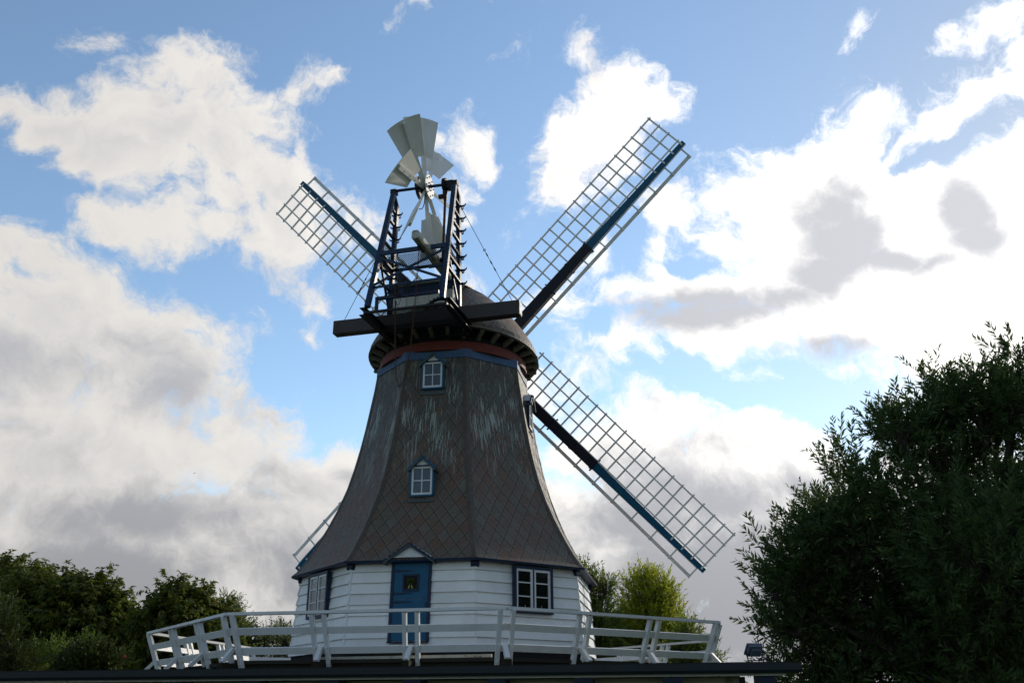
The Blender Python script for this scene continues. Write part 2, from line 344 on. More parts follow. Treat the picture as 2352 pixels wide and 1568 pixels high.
M = dict(
    white=painted('white_paint', (.72, .73, .73), (.48, .47, .42), .42, .45, 2.2, 30),
    board=painted('white_board_paint', (.84, .84, .82), (.52, .51, .45), .28, .5, 1.6, 24),
    lattice=painted('lattice_paint', (.80, .80, .79), (.42, .40, .36), .4, .5, 3, 30),
    fan=painted('fan_paint', (.80, .79, .75), (.52, .50, .44), .3, .5, 2, 30),
    blue=painted('blue_paint', (.003, .095, .190), (.006, .05, .10), .4, .42, 3, 30),
    navy=painted('dark_blue_paint', (.010, .024, .062), (.012, .014, .02), .5, .45, 4, 40),
    steel=painted('blue_steel_paint', (.012, .040, .092), (.012, .016, .024), .55, .4, 5, 30, None),
    stock=painted('black_steel_paint', (.010, .014, .028), (.022, .017, .014), .5, .5, 4, 30),
    band=painted('blue_band_paint', (.070, .130, .235), (.04, .065, .11), .5, .6, 3, 20),
    red=painted('red_paint', (.17, .036, .024), (.16, .04, .03), .5, .65, 3, 20),
    timber=painted('dark_clad_beam', (.060, .048, .046), (.03, .026, .026), .6, .5, 2, 20),
    black=painted('tarred_wall_and_shade', (.010, .010, .011), (.018, .018, .016), .5, .75, 2, 12),  # plinth colour, also the painted shade under the cap
    rust=painted('rusty_iron', (.10, .042, .026), (.03, .022, .02), .6, .75, 12, 40),
    iron=painted('black_iron', (.014, .015, .018), (.03, .022, .018), .4, .5, 10, 40),
    oldwhite=painted('weathered_white', (.56, .55, .48), (.20, .17, .13), .75, .7, 4, 16, (.10, .08, .065)),
    rustwhite=painted('stained_white', (.70, .69, .62), (.36, .25, .13), .6, .6, 1.6, 18),
    rafter=painted('rafter_paint', (.21, .185, .155), (.13, .11, .09), .6, .6, 4, 20),
    moss=painted('mossy_timber', (.022, .019, .012), (.022, .028, .008), .7, .9, 6, 18),
    deck=painted('deck_boards', (.035, .030, .024), (.03, .035, .018), .6, .9, 4, 18),
    felt=painted('roofing_felt', (.018, .018, .018), (.03, .034, .02), .5, .9, 3, 30),
    zinc=painted('dark_zinc', (.018, .024, .030), (.012, .014, .016), .5, .45, 3, 20),
    lead=painted('lead_sheet', (.085, .10, .10), (.06, .075, .065), .5, .5, 3, 16),
    cream=painted('cream_wall', (.40, .38, .31), (.26, .24, .19), .5, .8, 2, 14),
    grass=painted('grass', (.05, .08, .022), (.07, .07, .03), .8, .95, .4, 6),
    bark=painted('bark', (.055, .045, .034), (.025, .022, .018), .7, .9, 5, 20),
    lampgrey=painted('lamp_casing', (.085, .10, .13), (.05, .06, .07), .3, .4, 6, 30),
    candle=plain('wax', (.72, .70, .64), .5), ribbon=plain('yellow_ribbon', (.42, .38, .05), .6), dark=plain('room_shade', (.010, .010, .010), .9),
    feather=plain('dark_feathers', (.03, .03, .032), .8),
    pane_up=glass('old_pane', (.032, .036, .045)), pane_curtain=glass('curtained_pane', (.20, .21, .22)), pane=clear_glass('window_glass'),
    clad=shingle('diamond_shingles', .36, .52, True, .05), capclad=shingle('cap_shingles', .45, .62, False, .055, 1.4),
    seam=painted('seam_metal', (.088, .066, .050), (.12, .112, .09), .7, .55, 5, 18),
    willow=leafmat('willow_leaf', (.030, .060, .015), (.082, .128, .036), (.12, .17, .042), .36),
    chestnut=leafmat('chestnut_leaf', (.050, .085, .012), (.140, .165, .022), (.27, .16, .02), .36),
    lime=leafmat('yellow_green_leaf', (.15, .20, .014), (.36, .385, .024), (.42, .37, .03), .48),
    mid=leafmat('mid_green_leaf', (.07, .12, .016), (.16, .21, .030), (.20, .22, .03), .4),
    pale=leafmat('pale_green_leaf', (.10, .13, .05), (.20, .23, .10), (.22, .22, .10), .35),
    shrub=leafmat('shrub_leaf', (.028, .046, .008), (.070, .098, .015), (.10, .10, .018), .3),
)
def mesh_floor():
    """perforated steel grating: square holes cut by transparency"""
    def fn(q, b, out):
        uvn = q.n('ShaderNodeUVMap'); uvn.uv_map = 'UVMap'; x, y, _ = q.xyz(uvn.outputs[0])
        fx = q.math('FRACT', q.math('DIVIDE', x, .052)); fy = q.math('FRACT', q.math('DIVIDE', y, .052))
        hole = q.math('MULTIPLY', q.math('GREATER_THAN', fx, .42), q.math('GREATER_THAN', fy, .42))
        b.inputs['Base Color'].default_value = (.018, .022, .03, 1); b.inputs['Roughness'].default_value = .6
        t = q.n('ShaderNodeBsdfTransparent'); mx = q.n('ShaderNodeMixShader')
        q.link(hole, mx.inputs[0]); q.link(b.outputs[0], mx.inputs[1]); q.link(t.outputs[0], mx.inputs[2]); q.link(mx.outputs[0], out.inputs['Surface'])
    return material('steel_grating', fn)
M['grate'] = mesh_floor()

# ------------------------------------------------------------------ ground
m = MB(); m.add([(-3000, -3000, GZ), (3000, -3000, GZ), (3000, 3000, GZ), (-3000, 3000, GZ)], [(0, 1, 2, 3)])
tag(m.build('ground', M['grass'], recalc=False), 'flat grassy ground under the mill and the trees', 'ground', None, 'structure')

# ------------------------------------------------------------------ windmill: body
TH = -2.2058; P8 = math.pi / 4; C22 = math.cos(math.pi / 8)
def cor(i, R, z): a = TH + i * P8; return A3(R * math.cos(a), R * math.sin(a), z)
def fvec(i): a = TH + (i + .5) * P8; return A3(math.cos(a), math.sin(a), 0), A3(-math.sin(a), math.cos(a), 0)
def FP(i, t, n, z): nv, tv = fvec(i); return n * nv + t * tv + A3(0, 0, z)
MILL = thing('windmill', (0, 0, GZ), 'white boarded windmill with dark shingled tower, lattice sails and fan stage', 'windmill')
ZB, ZT = 1.43, 3.56                                   # foot and head of the white boarded base
def RW(z): return 4.25 + (4.10 - 4.25) * (z - ZB) / (ZT - ZB)
nb = 8
wall = MB()
for i in range(8):
    for k in range(nb + 1):                            # lapped boards, each tilted out at its lower edge
        z0 = ZB + (k) * .264; z1 = min(z0 + .285, ZT + .02)
        if z0 >= ZT - .02: break
        n0, n1 = RW(z0) * C22 + .046, RW(z1) * C22 + .001
        h0 = n0 * math.tan(math.pi / 8) + (.012 if (k + i) % 2 else -.006); h1 = n1 * math.tan(math.pi / 8) + (.012 if (k + i) % 2 else -.006)
        e = .02
        vs = [FP(i, -h0, n0, z0), FP(i, h0, n0, z0), FP(i, h1, n1, z1), FP(i, -h1, n1, z1), FP(i, -h0, n0 - e, z0), FP(i, h0, n0 - e, z0), FP(i, h1, n1 - e, z1), FP(i, -h1, n1 - e, z1)]
        wall.add(vs, [(0, 1, 2, 3), (7, 6, 5, 4), (0, 4, 5, 1), (1, 5, 6, 2), (2, 6, 7, 3), (3, 7, 4, 0)])
    for k in range(nb + 1):                            # lapped ends standing proud on each corner
        z0 = ZB + k * .264 + (.0 if i % 2 else .035); z1 = min(z0 + .27, ZT)
        if z0 >= ZT - .1: break
        n0, n1 = RW(z0) * C22 + .062, RW(z1) * C22 + .024
        for a_, b2_ in ((-1, .055),):
            h0 = -n0 * math.tan(math.pi / 8); h1 = -n1 * math.tan(math.pi / 8)
            wall.add([FP(i, h0 - .004, n0, z0), FP(i, h0 + b2_, n0, z0), FP(i, h1 + b2_, n1, z1), FP(i, h1 - .004, n1, z1), FP(i, h0 - .004, n0 - .06, z0), FP(i, h0 + b2_, n0 - .06, z0), FP(i, h1 + b2_, n1 - .06, z1), FP(i, h1 - .004, n1 - .06, z1)], [(0, 1, 2, 3), (7, 6, 5, 4), (0, 4, 5, 1), (1, 5, 6, 2), (2, 6, 7, 3), (3, 7, 4, 0)])
    wall.box(FP(i, 0, RW(2.5) * C22 - .12, (ZB + ZT) / 2), fvec(i)[1] * 1.55, fvec(i)[0] * .05, Z3 * (ZT - ZB) / 2)
wall.build('base_wall', M['board'], MILL)
def ring8(mb, R0_, R1_, z0, z1, t=.06):
    for i in range(8):
        vs = [cor(i, R0_, z0), cor(i + 1, R0_, z0), cor(i + 1, R1_, z1), cor(i, R1_, z1), cor(i, R0_ - t, z0), cor(i + 1, R0_ - t, z0), cor(i + 1, R1_ - t, z1), cor(i, R1_ - t, z1)]
        mb.add(vs, [(0, 1, 2, 3), (7, 6, 5, 4), (0, 4, 5, 1), (2, 6, 7, 3)])
    return mb
ring8(MB(), 4.235, 4.235, GZ, ZB - .004, .1).build('plinth', M['black'], MILL)
# shingled tower
PROF = [(3.53, 4.37), (3.64, 4.24), (3.9, 4.05), (4.3, 3.80), (4.85, 3.50), (5.4, 3.24), (6.0, 3.01), (6.6, 2.84), (7.2, 2.70), (7.8, 2.58), (8.4, 2.48), (9.0, 2.38), (9.49, 2.315)]
def RP(z):
    zs, rs = zip(*PROF); return float(np.interp(z, zs, rs))
tw = MB(); uv = []
for i in range(8):
    v = 0.0
    for (z0, r0), (z1, r1) in zip(PROF[:-1], PROF[1:]):
        dv = math.hypot(z1 - z0, (r1 - r0) * C22); a, b_, c, d = cor(i, r0, z0), cor(i + 1, r0, z0), cor(i + 1, r1, z1), cor(i, r1, z1)
        tv = fvec(i)[1]; tw.add([a, b_, c, d], [(0, 1, 2, 3)])
        uv += [(p @ tv + i * 7.6, vv) for p, vv in ((a, v), (b_, v), (c, v + dv), (d, v + dv))]; v += dv
tw.uv = uv; tw.build('tower_cladding', M['clad'], MILL)
for i in range(8):                                     # folded metal on each corner, split in lengths
    cs = MB()
    for (z0, r0), (z1, r1) in zip(PROF[:-1], PROF[1:]):
        t0 = fvec(i - 1)[1]; t1 = fvec(i)[1]; n0, n1 = fvec(i - 1)[0], fvec(i)[0]; w_ = .105
        e = nrm(cor(i, 1, 0)); o_ = .022
        A_ = [cor(i, r0, z0) + e * o_, cor(i, r1, z1) + e * o_]
        L_ = [cor(i, r0, z0) - t0 * w_ + n0 * .010, cor(i, r1, z1) - t0 * w_ * .8 + n0 * .010]; R_ = [cor(i, r0, z0) + t1 * w_ + n1 * .010, cor(i, r1, z1) + t1 * w_ * .8 + n1 * .010]
        cs.add([L_[0], A_[0], A_[1], L_[1]], [(0, 1, 2, 3)]); cs.add([A_[0], R_[0], R_[1], A_[1]], [(0, 1, 2, 3)])
    cs.build('corner_strip', M['seam'], MILL, recalc=False)
ring8(MB(), 4.385, 4.40, 3.475, 3.527, .32).build('eave_board', M['navy'], MILL)
sf = MB()
for i in range(8): sf.add([cor(i, 3.95, 3.50), cor(i + 1, 3.95, 3.50), cor(i + 1, 4.12, 3.475 + .01), cor(i, 4.12, 3.475 + .01)], [(0, 1, 2, 3)])
sf.build('soffit', M['white'], MILL)
for i in range(8):
    e = nrm(cor(i, 1, 0)); tt = A3(-e[1], e[0], 0); p0 = cor(i, 4.0, 0)
    pts = [p0 + e * .0 + Z3 * 3.34, p0 + e * .16 + Z3 * 3.34, p0 + e * .20 + Z3 * 3.37, p0 + e * .20 + Z3 * 3.474, p0 + Z3 * 3.474]
    MB().prism([q_ - tt * .10 for q_ in pts], tt * .20).build('eave_block', M['navy'], MILL)
ring8(MB(), 2.345, 2.335, 9.479, 9.735, .1).build('top_band', M['band'], MILL)
cb = MB(); ns = 48
for k, (r_, z0, z1) in enumerate(((2.27, 9.70, 9.83), (2.255, 9.835, 9.95), (2.235, 9.955, 9.99))):
    for j in range(ns):
        a0, a1 = 2 * math.pi * j / ns, 2 * math.pi * (j + 1) / ns
        P = lambda a, r2, z: A3(r2 * math.cos(a), r2 * math.sin(a), z)
        cb.add([P(a0, r_, z0), P(a1, r_, z0), P(a1, r_, z1), P(a0, r_, z1), P(a0, r_ - .2, z0), P(a1, r_ - .2, z0)], [(0, 1, 2, 3), (4, 5, 1, 0)])
MB().tube(A3(0, 0, 9.985), A3(0, 0, 10.15), 2.215, 48).build('curb_shade_drum', M['black'], MILL)  # black drum standing in for the shade between curb and cap
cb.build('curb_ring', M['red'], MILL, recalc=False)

# windows and door
def gable(parent, i, tc_, n, z, hw, hh, out, mat_face, scal):
    """little gable: white triangle, scalloped blue barge boards, metal roof slopes"""
    nv, tv = fvec(i)
    MB().prism([FP(i, tc_ - hw, n - .25, z), FP(i, tc_ + hw, n - .25, z), FP(i, tc_, n - .25, z + hh)], nv * (.25 + out - .03)).build('gable_panel', mat_face, parent)
    MB().box(FP(i, tc_, n + out - .02, z - .012), tv * hw, nv * .03, Z3 * .011).build('drip_board', M['white'] if hw > .4 else M['navy'], parent)
    bb = MB(); rf = MB()
    for s_ in (-1, 1):
        A_ = A3(tc_, z + hh); B_ = A3(tc_ + s_ * (hw + .1), z - .085)
        d_ = nrm(B_ - A_); nn = A3(-d_[1], d_[0]) * (-s_); L = np.linalg.norm(B_ - A_); k = scal
        top = [A_ + d_ * L * j / (k * 4) + nn * .050 for j in range(k * 4 + 1)]
        bot = [A_ + d_ * L * j / (k * 4) - nn * (-.012 + .020 * abs(math.sin(math.pi * j / 4))) for j in range(k * 4 + 1)]
        for j in range(k * 4): bb.prism([FP(i, p[0], n + out - .03, p[1]) for p in (top[j], top[j + 1], bot[j + 1], bot[j])], nv * .055)
        q0, q1 = A_ + nn * .056, B_ + nn * .056 + d_ * .03
        back = -.55 if hw < .4 else -.35
        rf.prism([FP(i, p[0], n + out + .06, p[1]) for p in (q0, q1, q1 + nn * .03, q0 + nn * .03)], nv * back)
    bb.build('barge_board', M['blue'] if hw < .4 else M['navy'], parent); rf.build('gable_roof', M['lead'], parent)
def sash(parent, i, tc_, n, z0, z1, w, cols, rows, fw, mat_frame):
    """glazed sash: outer frame and glazing bars in one piece"""
    nv, tv = fvec(i); f = MB(); d = .022
    for s_ in (-1, 1): f.box(FP(i, tc_ + s_ * (w / 2 - fw / 2), n, (z0 + z1) / 2), tv * fw / 2, nv * d, Z3 * (z1 - z0) / 2)
    for zz in (z0 + fw / 2, z1 - fw / 2): f.box(FP(i, tc_, n, zz), tv * (w / 2 - fw), nv * d, Z3 * fw / 2)
    for c in range(1, cols): f.box(FP(i, tc_ - w / 2 + w * c / cols, n, (z0 + z1) / 2), tv * .014, nv * d * .7, Z3 * ((z1 - z0) / 2 - fw))
    for r_ in range(1, rows): f.box(FP(i, tc_, n, z0 + (z1 - z0) * r_ / rows), tv * (w / 2 - fw), nv * d * .6, Z3 * .014)
    f.build('sash', mat_frame, parent)
def small_window(i, tc_, zb, out_=.10):
    nv, tv = fvec(i); n = RP(zb + .1) * C22 + out_; w, h = .56, .75
    o = MB()
    root = None
    for s_ in (-1, 1): o.box(FP(i, tc_ + s_ * (w / 2 + .02), n - .16, zb + h / 2), tv * .02, nv * .19, Z3 * (h / 2 + .03))
    o.box(FP(i, tc_, n - .04, zb - .026), tv * (w / 2), nv * .07, Z3 * .02)
    root = o.build('window', M['blue'] if out_ > .07 else M['navy'], MILL)
    sash(root, i, tc_, n, zb, zb + h, w, 2, 2, .052, M['white'])
    MB().box(FP(i, tc_, n - .012, zb + h / 2), tv * (w / 2 - .02), nv * .004, Z3 * (h / 2 - .02)).build('pane', M['pane_up'], root)
    gable(root, i, tc_, n, zb + h + .03, w / 2 + .02, .285, .06, M['white'], 3)
    MB().prism([FP(i, tc_ - w / 2 - .05, n - .06, zb - .05), FP(i, tc_ + w / 2 + .05, n - .06, zb - .05), FP(i, tc_ + w / 2 + .09, RP(zb - .2) * C22 + .03, zb - .2), FP(i, tc_ - w / 2 - .09, RP(zb - .2) * C22 + .03, zb - .2)], -nv * .05).build('apron', M['lead'], root)
    for s_ in (-1, 1): MB().prism([FP(i, tc_ + s_ * (w / 2 + .041), n - .05, zb), FP(i, tc_ + s_ * (w / 2 + .041), n - .05, zb + h), FP(i, tc_ + s_ * (w / 2 + .041), n - .75, zb + h), FP(i, tc_ + s_ * (w / 2 + .041), n - .5, zb)], tv * .02 * s_).build('cheek', M['lead'], root)
small_window(0, -.02, 8.54); small_window(0, -.03, 5.335); small_window(2, -.05, 7.86, .04)
def big_window(i, tc_, curtain):
    nv, tv = fvec(i); z0, z1, w = 2.30, 3.435, 1.20; n = RW(2.35) * C22 + .088
    o = MB()
    for s_ in (-1, 1): o.box(FP(i, tc_ + s_ * (w / 2 - .035), n, (z0 + z1) / 2), tv * .035, nv * .05, Z3 * (z1 - z0) / 2)
    for zz, hh in ((z1 - .03, .03), (z0 + .035, .035)): o.box(FP(i, tc_, n, zz), tv * (w / 2 - .07), nv * .05, Z3 * hh)
    o.box(FP(i, tc_, n, (z0 + z1) / 2), tv * .016, nv * .04, Z3 * ((z1 - z0) / 2 - .07))
    root = o.build('window', M['navy'], MILL)
    for s_ in (-1, 1):
        sash(root, i, tc_ + s_ * .275, n + .005, z0 + .072, z1 - .062, .512, 1, 3, .058, M['white'])
        MB().box(FP(i, tc_ + s_ * .275, n - .006, (z0 + z1) / 2), tv * .24, nv * .003, Z3 * .49).build('pane', M['pane_curtain'] if curtain else M['pane'], root)
    if not curtain:
        MB().box(FP(i, tc_, n - .032, (z0 + z1) / 2), tv * .53, nv * .004, Z3 * .5).build('room_shade_panel', M['dark'], root)  # black panel painted as the unlit room behind the glass
big_window(1, .07, False); big_window(-1, -.02, True); big_window(3, 0, True)
def candle(tc_, label):
    m_ = MB(); n = RW(2.35) * C22 + .070; m_.tube(FP(1, tc_, n, 2.375), FP(1, tc_, n, 2.50), .011, 10); m_.tube(FP(1, tc_, n, 2.50), FP(1, tc_, n, 2.508), .003, 5)
    tag(m_.build('candle', M['candle']), label, 'candle', 'candles in the right window')
candle(-.16, 'white candle behind the left casement of the right base window'); candle(.34, 'white candle behind the right casement of the right base window')
nv0, tv0 = fvec(0); nD = RW(2.0) * C22 + .05
o = MB()
def DP(t, z, dn=0.0): return FP(0, t, RW(z) * C22 + .062 + dn, z)
for s_ in (-1, 1): o.prism([DP(s_ * .51, 1.60, .02), DP(s_ * .435, 1.60, .02), DP(s_ * .435, 3.575, .02), DP(s_ * .51, 3.575, .02)], -nv0 * .08)
o.prism([DP(-.435, 3.50, .02), DP(.435, 3.50, .02), DP(.435, 3.575, .02), DP(-.435, 3.575, .02)], -nv0 * .08)
DOOR = o.build('door', M['navy'], MILL)
lf = MB()
lf.prism([DP(-.434, 2.602), DP(.434, 2.602), DP(.434, 3.499), DP(-.434, 3.499)], -nv0 * .05); lf.prism([DP(-.434, 1.62), DP(.434, 1.62), DP(.434, 2.592), DP(-.434, 2.592)], -nv0 * .05)
for k in range(1, 5): pass
lf.build('door_leaf', M['blue'], DOOR)
for z in (3.28, 2.735, 2.53):
    MB().prism([DP(-.43, z - .032, .016), DP(-.30, z - .03, .016), DP(.02, z - .008, .016), DP(.02, z + .008, .016), DP(-.30, z + .022, .016), DP(-.43, z + .026, .016)], -nv0 * .014).build('hinge', M['navy'], DOOR)
fr = MB()
for s_ in (-1, 1): fr.box(DP(s_ * .185, 2.985, .012), tv0 * .02, nv0 * .02, Z3 * .205)
for z in (2.80, 3.17): fr.box(DP(0, z, .012), tv0 * .165, nv0 * .02, Z3 * .02)
fr.build('hatch_frame', M['navy'], DOOR)
MB().box(DP(0, 2.985, .006), tv0 * .165, nv0 * .004, Z3 * .165).build('hatch_pane', M['dark'], DOOR)
MB().box(DP(0, 1.585, .05), tv0 * .5, nv0 * .06, Z3 * .014).build('threshold', M['navy'], DOOR)
MB().box(DP(.40, 2.42, .02), tv0 * .014, nv0 * .012, Z3 * .09).build('door_handle', M['navy'], DOOR)
gable(DOOR, 0, -.03, nD, 3.60, .56, .345, .10, M['white'], 6)
# green heart wreath in the door hatch
hw_ = MB()
for k in range(150):
    t = 2 * math.pi * rng.random(); f = rng.random() ** .4; x = .16 * math.sin(t) ** 3 * .72 * f; y = (.13 * math.cos(t) - .05 * math.cos(2 * t) - .02 * math.cos(3 * t)) * .72 * f
    hw_.ball(DP(x, 3.005 + y, .024 + .012 * rng.random()), .011 + .005 * rng.random(), 5, 4)
tag(hw_.build('heart_wreath', M['shrub']), 'small green heart wreath in the dark hatch of the blue door', 'wreath')
rb = MB()
for s_ in (-1, 1): rb.prism([DP(s_ * .012, 2.93, .03), DP(s_ * .035, 2.93, .03), DP(s_ * .062, 2.855, .03), DP(s_ * .03, 2.848, .03)], nv0 * .004)
tag(rb.build('ribbon', M['ribbon']), 'yellow ribbon tails hanging below the green heart wreath', 'ribbon')
# ------------------------------------------------------------------ cap, turned to the wind
AL = 0.3337; AV = A3(math.sin(AL), math.cos(AL), 0); RV = A3(math.cos(AL), -math.sin(AL), 0)
def L3(x, y, z): return x * RV + y * AV + A3(0, 0, z)     # x across, y towards the sails, z up
CAPP = [(10.17, 1.0), (10.32, .995), (10.55, .955), (10.85, .885), (11.2, .79), (11.55, .68), (11.9, .55), (12.2, .42), (12.45, .28), (12.65, .15), (12.75, 0.0)]
TILT = .075                                       # the eaves rise towards the tail
cap = MB(); uv = []; ncs = 64; v = 0
for (z0, k0), (z1, k1) in zip(CAPP[:-1], CAPP[1:]):
    dv = math.hypot(z1 - z0, 2.6 * (k1 - k0))
    for j in range(ncs):
        def P(jj, k, z):
            a = 2 * math.pi * jj / ncs; y = math.sin(a) * 2.6 * k
            if y > 0: y *= 1.04 + (1 - k) * .25
            return L3(math.cos(a) * 2.6 * k, y, z - TILT * y * max(0, 1 - (z - 10.17) / 1.6))
        if k1 > 1e-6: cap.add([P(j, k0, z0), P(j + 1, k0, z0), P(j + 1, k1, z1), P(j, k1, z1)], [(0, 1, 2, 3)]); q4 = ((j, v), (j + 1, v), (j + 1, v + dv), (j, v + dv))
        else: cap.add([P(j, k0, z0), P(j + 1, k0, z0), P(j, k1, z1)], [(0, 1, 2)]); q4 = ((j, v), (j + 1, v), (j + .5, v + dv))
        uv += [(a_ * 36 * .45 / ncs, b_) for a_, b_ in q4]
    v += dv
cap.uv = uv; CAP = cap.build('cap', M['capclad'], MILL)
rim = MB()
for j in range(64):
    a0, a1 = 2 * math.pi * j / 64, 2 * math.pi * (j + 1) / 64
    def Q(a, r_, z): y = math.sin(a) * r_; y *= 1.04 if y > 0 else 1; return L3(math.cos(a) * r_, y, z - TILT * y * min(1, max(0, (r_ - 1.2) / 1.3)))
    rim.add([Q(a0, 2.63, 10.13), Q(a1, 2.63, 10.13), Q(a1, 2.61, 10.19), Q(a0, 2.61, 10.19), Q(a0, 2.52, 10.13), Q(a1, 2.52, 10.13), Q(a1, 2.52, 10.19), Q(a0, 2.52, 10.19)], [(0, 1, 2, 3), (0, 4, 5, 1), (7, 6, 5, 4)])
rim.build('cap_rim', M['rafter'], CAP, recalc=False)
un = MB()
for j in range(64):
    a0, a1 = 2 * math.pi * j / 64, 2 * math.pi * (j + 1) / 64
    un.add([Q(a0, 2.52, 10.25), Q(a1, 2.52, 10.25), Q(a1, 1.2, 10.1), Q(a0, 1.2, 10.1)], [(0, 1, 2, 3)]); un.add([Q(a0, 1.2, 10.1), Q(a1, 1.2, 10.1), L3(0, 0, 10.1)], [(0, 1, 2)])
un.build('cap_underside', M['black'], CAP, recalc=False)  # shade of the recess between the rafters put in as black
for j in range(31):
    a = 2 * math.pi * (j + .5) / 31; e = math.cos(a) * RV + math.sin(a) * AV; k = 1.04 if math.sin(a) > 0 else 1
    MB().beam(e * 1.9 + Z3 * 9.99, e * 2.545 * k + Z3 * (10.125 - TILT * 2.545 * k * math.sin(a)), .105, .13).build('rafter', M['rafter'], CAP)
# boarded rear dormer
dm = MB()
dm.box(L3(-.32, -1.25, 11.1), RV * .95, AV * .78, Z3 * .80)
DRM = dm.build('rear_dormer', M['rustwhite'], MILL)
bt = MB()
for x in np.linspace(-1.2, .55, 6): bt.box(L3(x, -2.045, 11.05), RV * .022, AV * .014, Z3 * .72)
bt.build('batten', M['rustwhite'], DRM)
MB().box(L3(-.32, -2.06, 11.80), RV * .98, AV * .045, Z3 * .11).build('fascia', M['steel'], DRM)
MB().prism([L3(-1.34, -2.2, 11.915), L3(.70, -2.2, 11.915), L3(.70, -.3, 12.43), L3(-1.34, -.3, 12.43)], Z3 * .05).build('dormer_roof', M['lead'], DRM)
MB().box(L3(-.32, -2.16, 11.935), RV * 1.0, AV * .05, Z3 * .02).build('flashing', M['white'], DRM)
MB().box(L3(.42, -2.055, 11.0), RV * .16, AV * .012, Z3 * .22).build('stain_plate', M['rust'], DRM)
# moss hanging at the dormer corner
# tail beam
bm_ = MB(); bm_.box(L3(0, -2.55, 10.565), RV * 2.83, AV * .15, Z3 * .205); BEAM = bm_.build('tail_beam', M['timber'], MILL)
for s_ in (-1, 1): MB().box(L3(s_ * 2.836, -2.55, 10.565), RV * .005, AV * .135, Z3 * .19).build('beam_end', M['rustwhite'], BEAM)
for s_ in (-1, 1): MB().tube(L3(s_ * 2.55, -2.6, 10.352), L3(s_ * 2.55, -2.6, 10.34), .05, 10).build('bolt', M['iron'], BEAM)
# ------------------------------------------------------------------ fan stage
st = MB()
for s_ in (-1, 1):                                     # channel-section side beams running under the tail beam into the cap
    st.box(L3(s_ * 1.20, -2.7, 10.28), RV * .012, AV * 1.46, Z3 * .10)
    for zz in (10.385, 10.175): st.box(L3(s_ * 1.16 + s_ * .07, -2.7, zz), RV * .09, AV * 1.48, Z3 * .012)
st.box(L3(0, -4.14, 10.24), RV * 1.20, AV * .035, Z3 * .03)
st.box(L3(0, -2.95, 10.22), RV * 1.18, AV * .05, Z3 * .07); st.box(L3(0, -2.20, 10.20), RV * 1.18, AV * .06, Z3 * .12)
STG = st.build('fan_stage', M['iron'], MILL)
def legF(z): return -4.18 + (z - 10.4) * (1.13 / 4.15)
def legX(z): return 1.09 - (z - 10.4) * .029
for s_ in (-1, 1):
    MB().beam(L3(s_ * legX(10.38), legF(10.38), 10.38), L3(s_ * legX(14.55), legF(14.55), 14.55), .14, .12, up=AV).build('leg', M['steel'], STG)
    MB().beam(L3(s_ * 1.06, -2.70, 10.77), L3(s_ * .985, -2.72, 14.34), .12, .14, up=AV).build('leg', M['navy'], STG)
    MB().beam(L3(s_ * .99, -2.70, 14.30), L3(s_ * .985, -3.02, 14.60), .12, .08).build('leg_head', M['navy'], STG)
    for z in (14.05, 13.63, 13.21, 12.79, 12.36, 11.93, 11.5)[: 7]:       # rungs with curled ends
        x = s_ * (legX(z) + .02); r_ = MB(); yf = legF(z + .02)
        r_.beam(L3(x, yf - .07, z + .02), L3(x, -2.62, z), .085, .055)
        r_.path([L3(x, -2.62, z), L3(x + .02, -2.52, z - .015), L3(x + .03, -2.44, z + .02), L3(x + .035, -2.40, z + .09)], .042, 5, .014)
        hk = L3(x, -2.66, z)
        r_.path([hk, hk + RV * .10 - Z3 * .015, hk + RV * .17 + Z3 * .01, hk + RV * .20 + Z3 * .07], .044, 5, .014)
        r_.path([hk, hk - RV * .10 - Z3 * .015, hk - RV * .15 + Z3 * .01, hk - RV * .165 + Z3 * .05], .038, 5, .014)
        r_.build('rung', M['navy'], STG)
    MB().beam(L3(s_ * 1.02, legF(12.2), 12.15), L3(s_ * 1.05, -2.75, 10.8), .06, .06).build('brace', M['navy'], STG)
    MB().beam(L3(s_ * 1.0, legF(12.2), 12.2), L3(s_ * 1.0, -2.7, 12.13), .07, .10).build('platform_beam', M['navy'], STG)
MB().beam(L3(-1.02, legF(12.22) - .06, 12.22), L3(1.02, legF(12.22) - .06, 12.22), .07, .13, up=Z3).build('platform_beam', M['steel'], STG)
MB().beam(L3(-1.0, -2.80, 12.12), L3(1.0, -2.80, 12.12), .06, .08).build('platform_beam', M['navy'], STG)
def grating(x0, x1, y0, y1, z0, z1):
    gm = MB(); gm.add([L3(x0, y0, z0), L3(x1, y0, z0), L3(x1, y1, z1), L3(x0, y1, z1)], [(0, 1, 2, 3)]); gm.uv = [(x0, y0), (x1, y0), (x1, y1), (x0, y1)]
    gm.build('mesh_floor', M['grate'], STG)
grating(-.97, .97, legF(12.2) + .03, -2.82, 12.17, 12.14); grating(-1.17, 1.17, -4.10, -2.25, 10.285, 10.285)
zA, zB = 12.10, 11.05
MB().beam(L3(-1.03, legF(zA) - .05, zA), L3(1.06, legF(zB) - .05, zB), .02, .075, up=Z3).build('brace', M['steel'], STG)
MB().beam(L3(1.03, legF(zA) - .08, zA), L3(-1.06, legF(zB) - .08, zB), .02, .075, up=Z3).build('brace', M['steel'], STG)
MB().beam(L3(-1.07, legF(11.03) - .02, 11.03), L3(1.07, legF(11.03) - .02, 11.06), .03, .07, up=Z3).build('rail', M['steel'], STG)
MB().beam(L3(.55, legF(11.55) + .02, 11.55), L3(1.03, legF(11.55), 11.56), .06, .08).build('bracket', M['navy'], STG)
gr_ = MB(); gr_.beam(L3(-.86, -4.08, 10.28), L3(-.86, -4.08, 10.69), .07, .09, up=AV); gr_.beam(L3(-.90, -4.08, 10.65), L3(.95, -4.08, 10.65), .07, .09, up=Z3); gr_.build('guard_rail', M['navy'], STG)
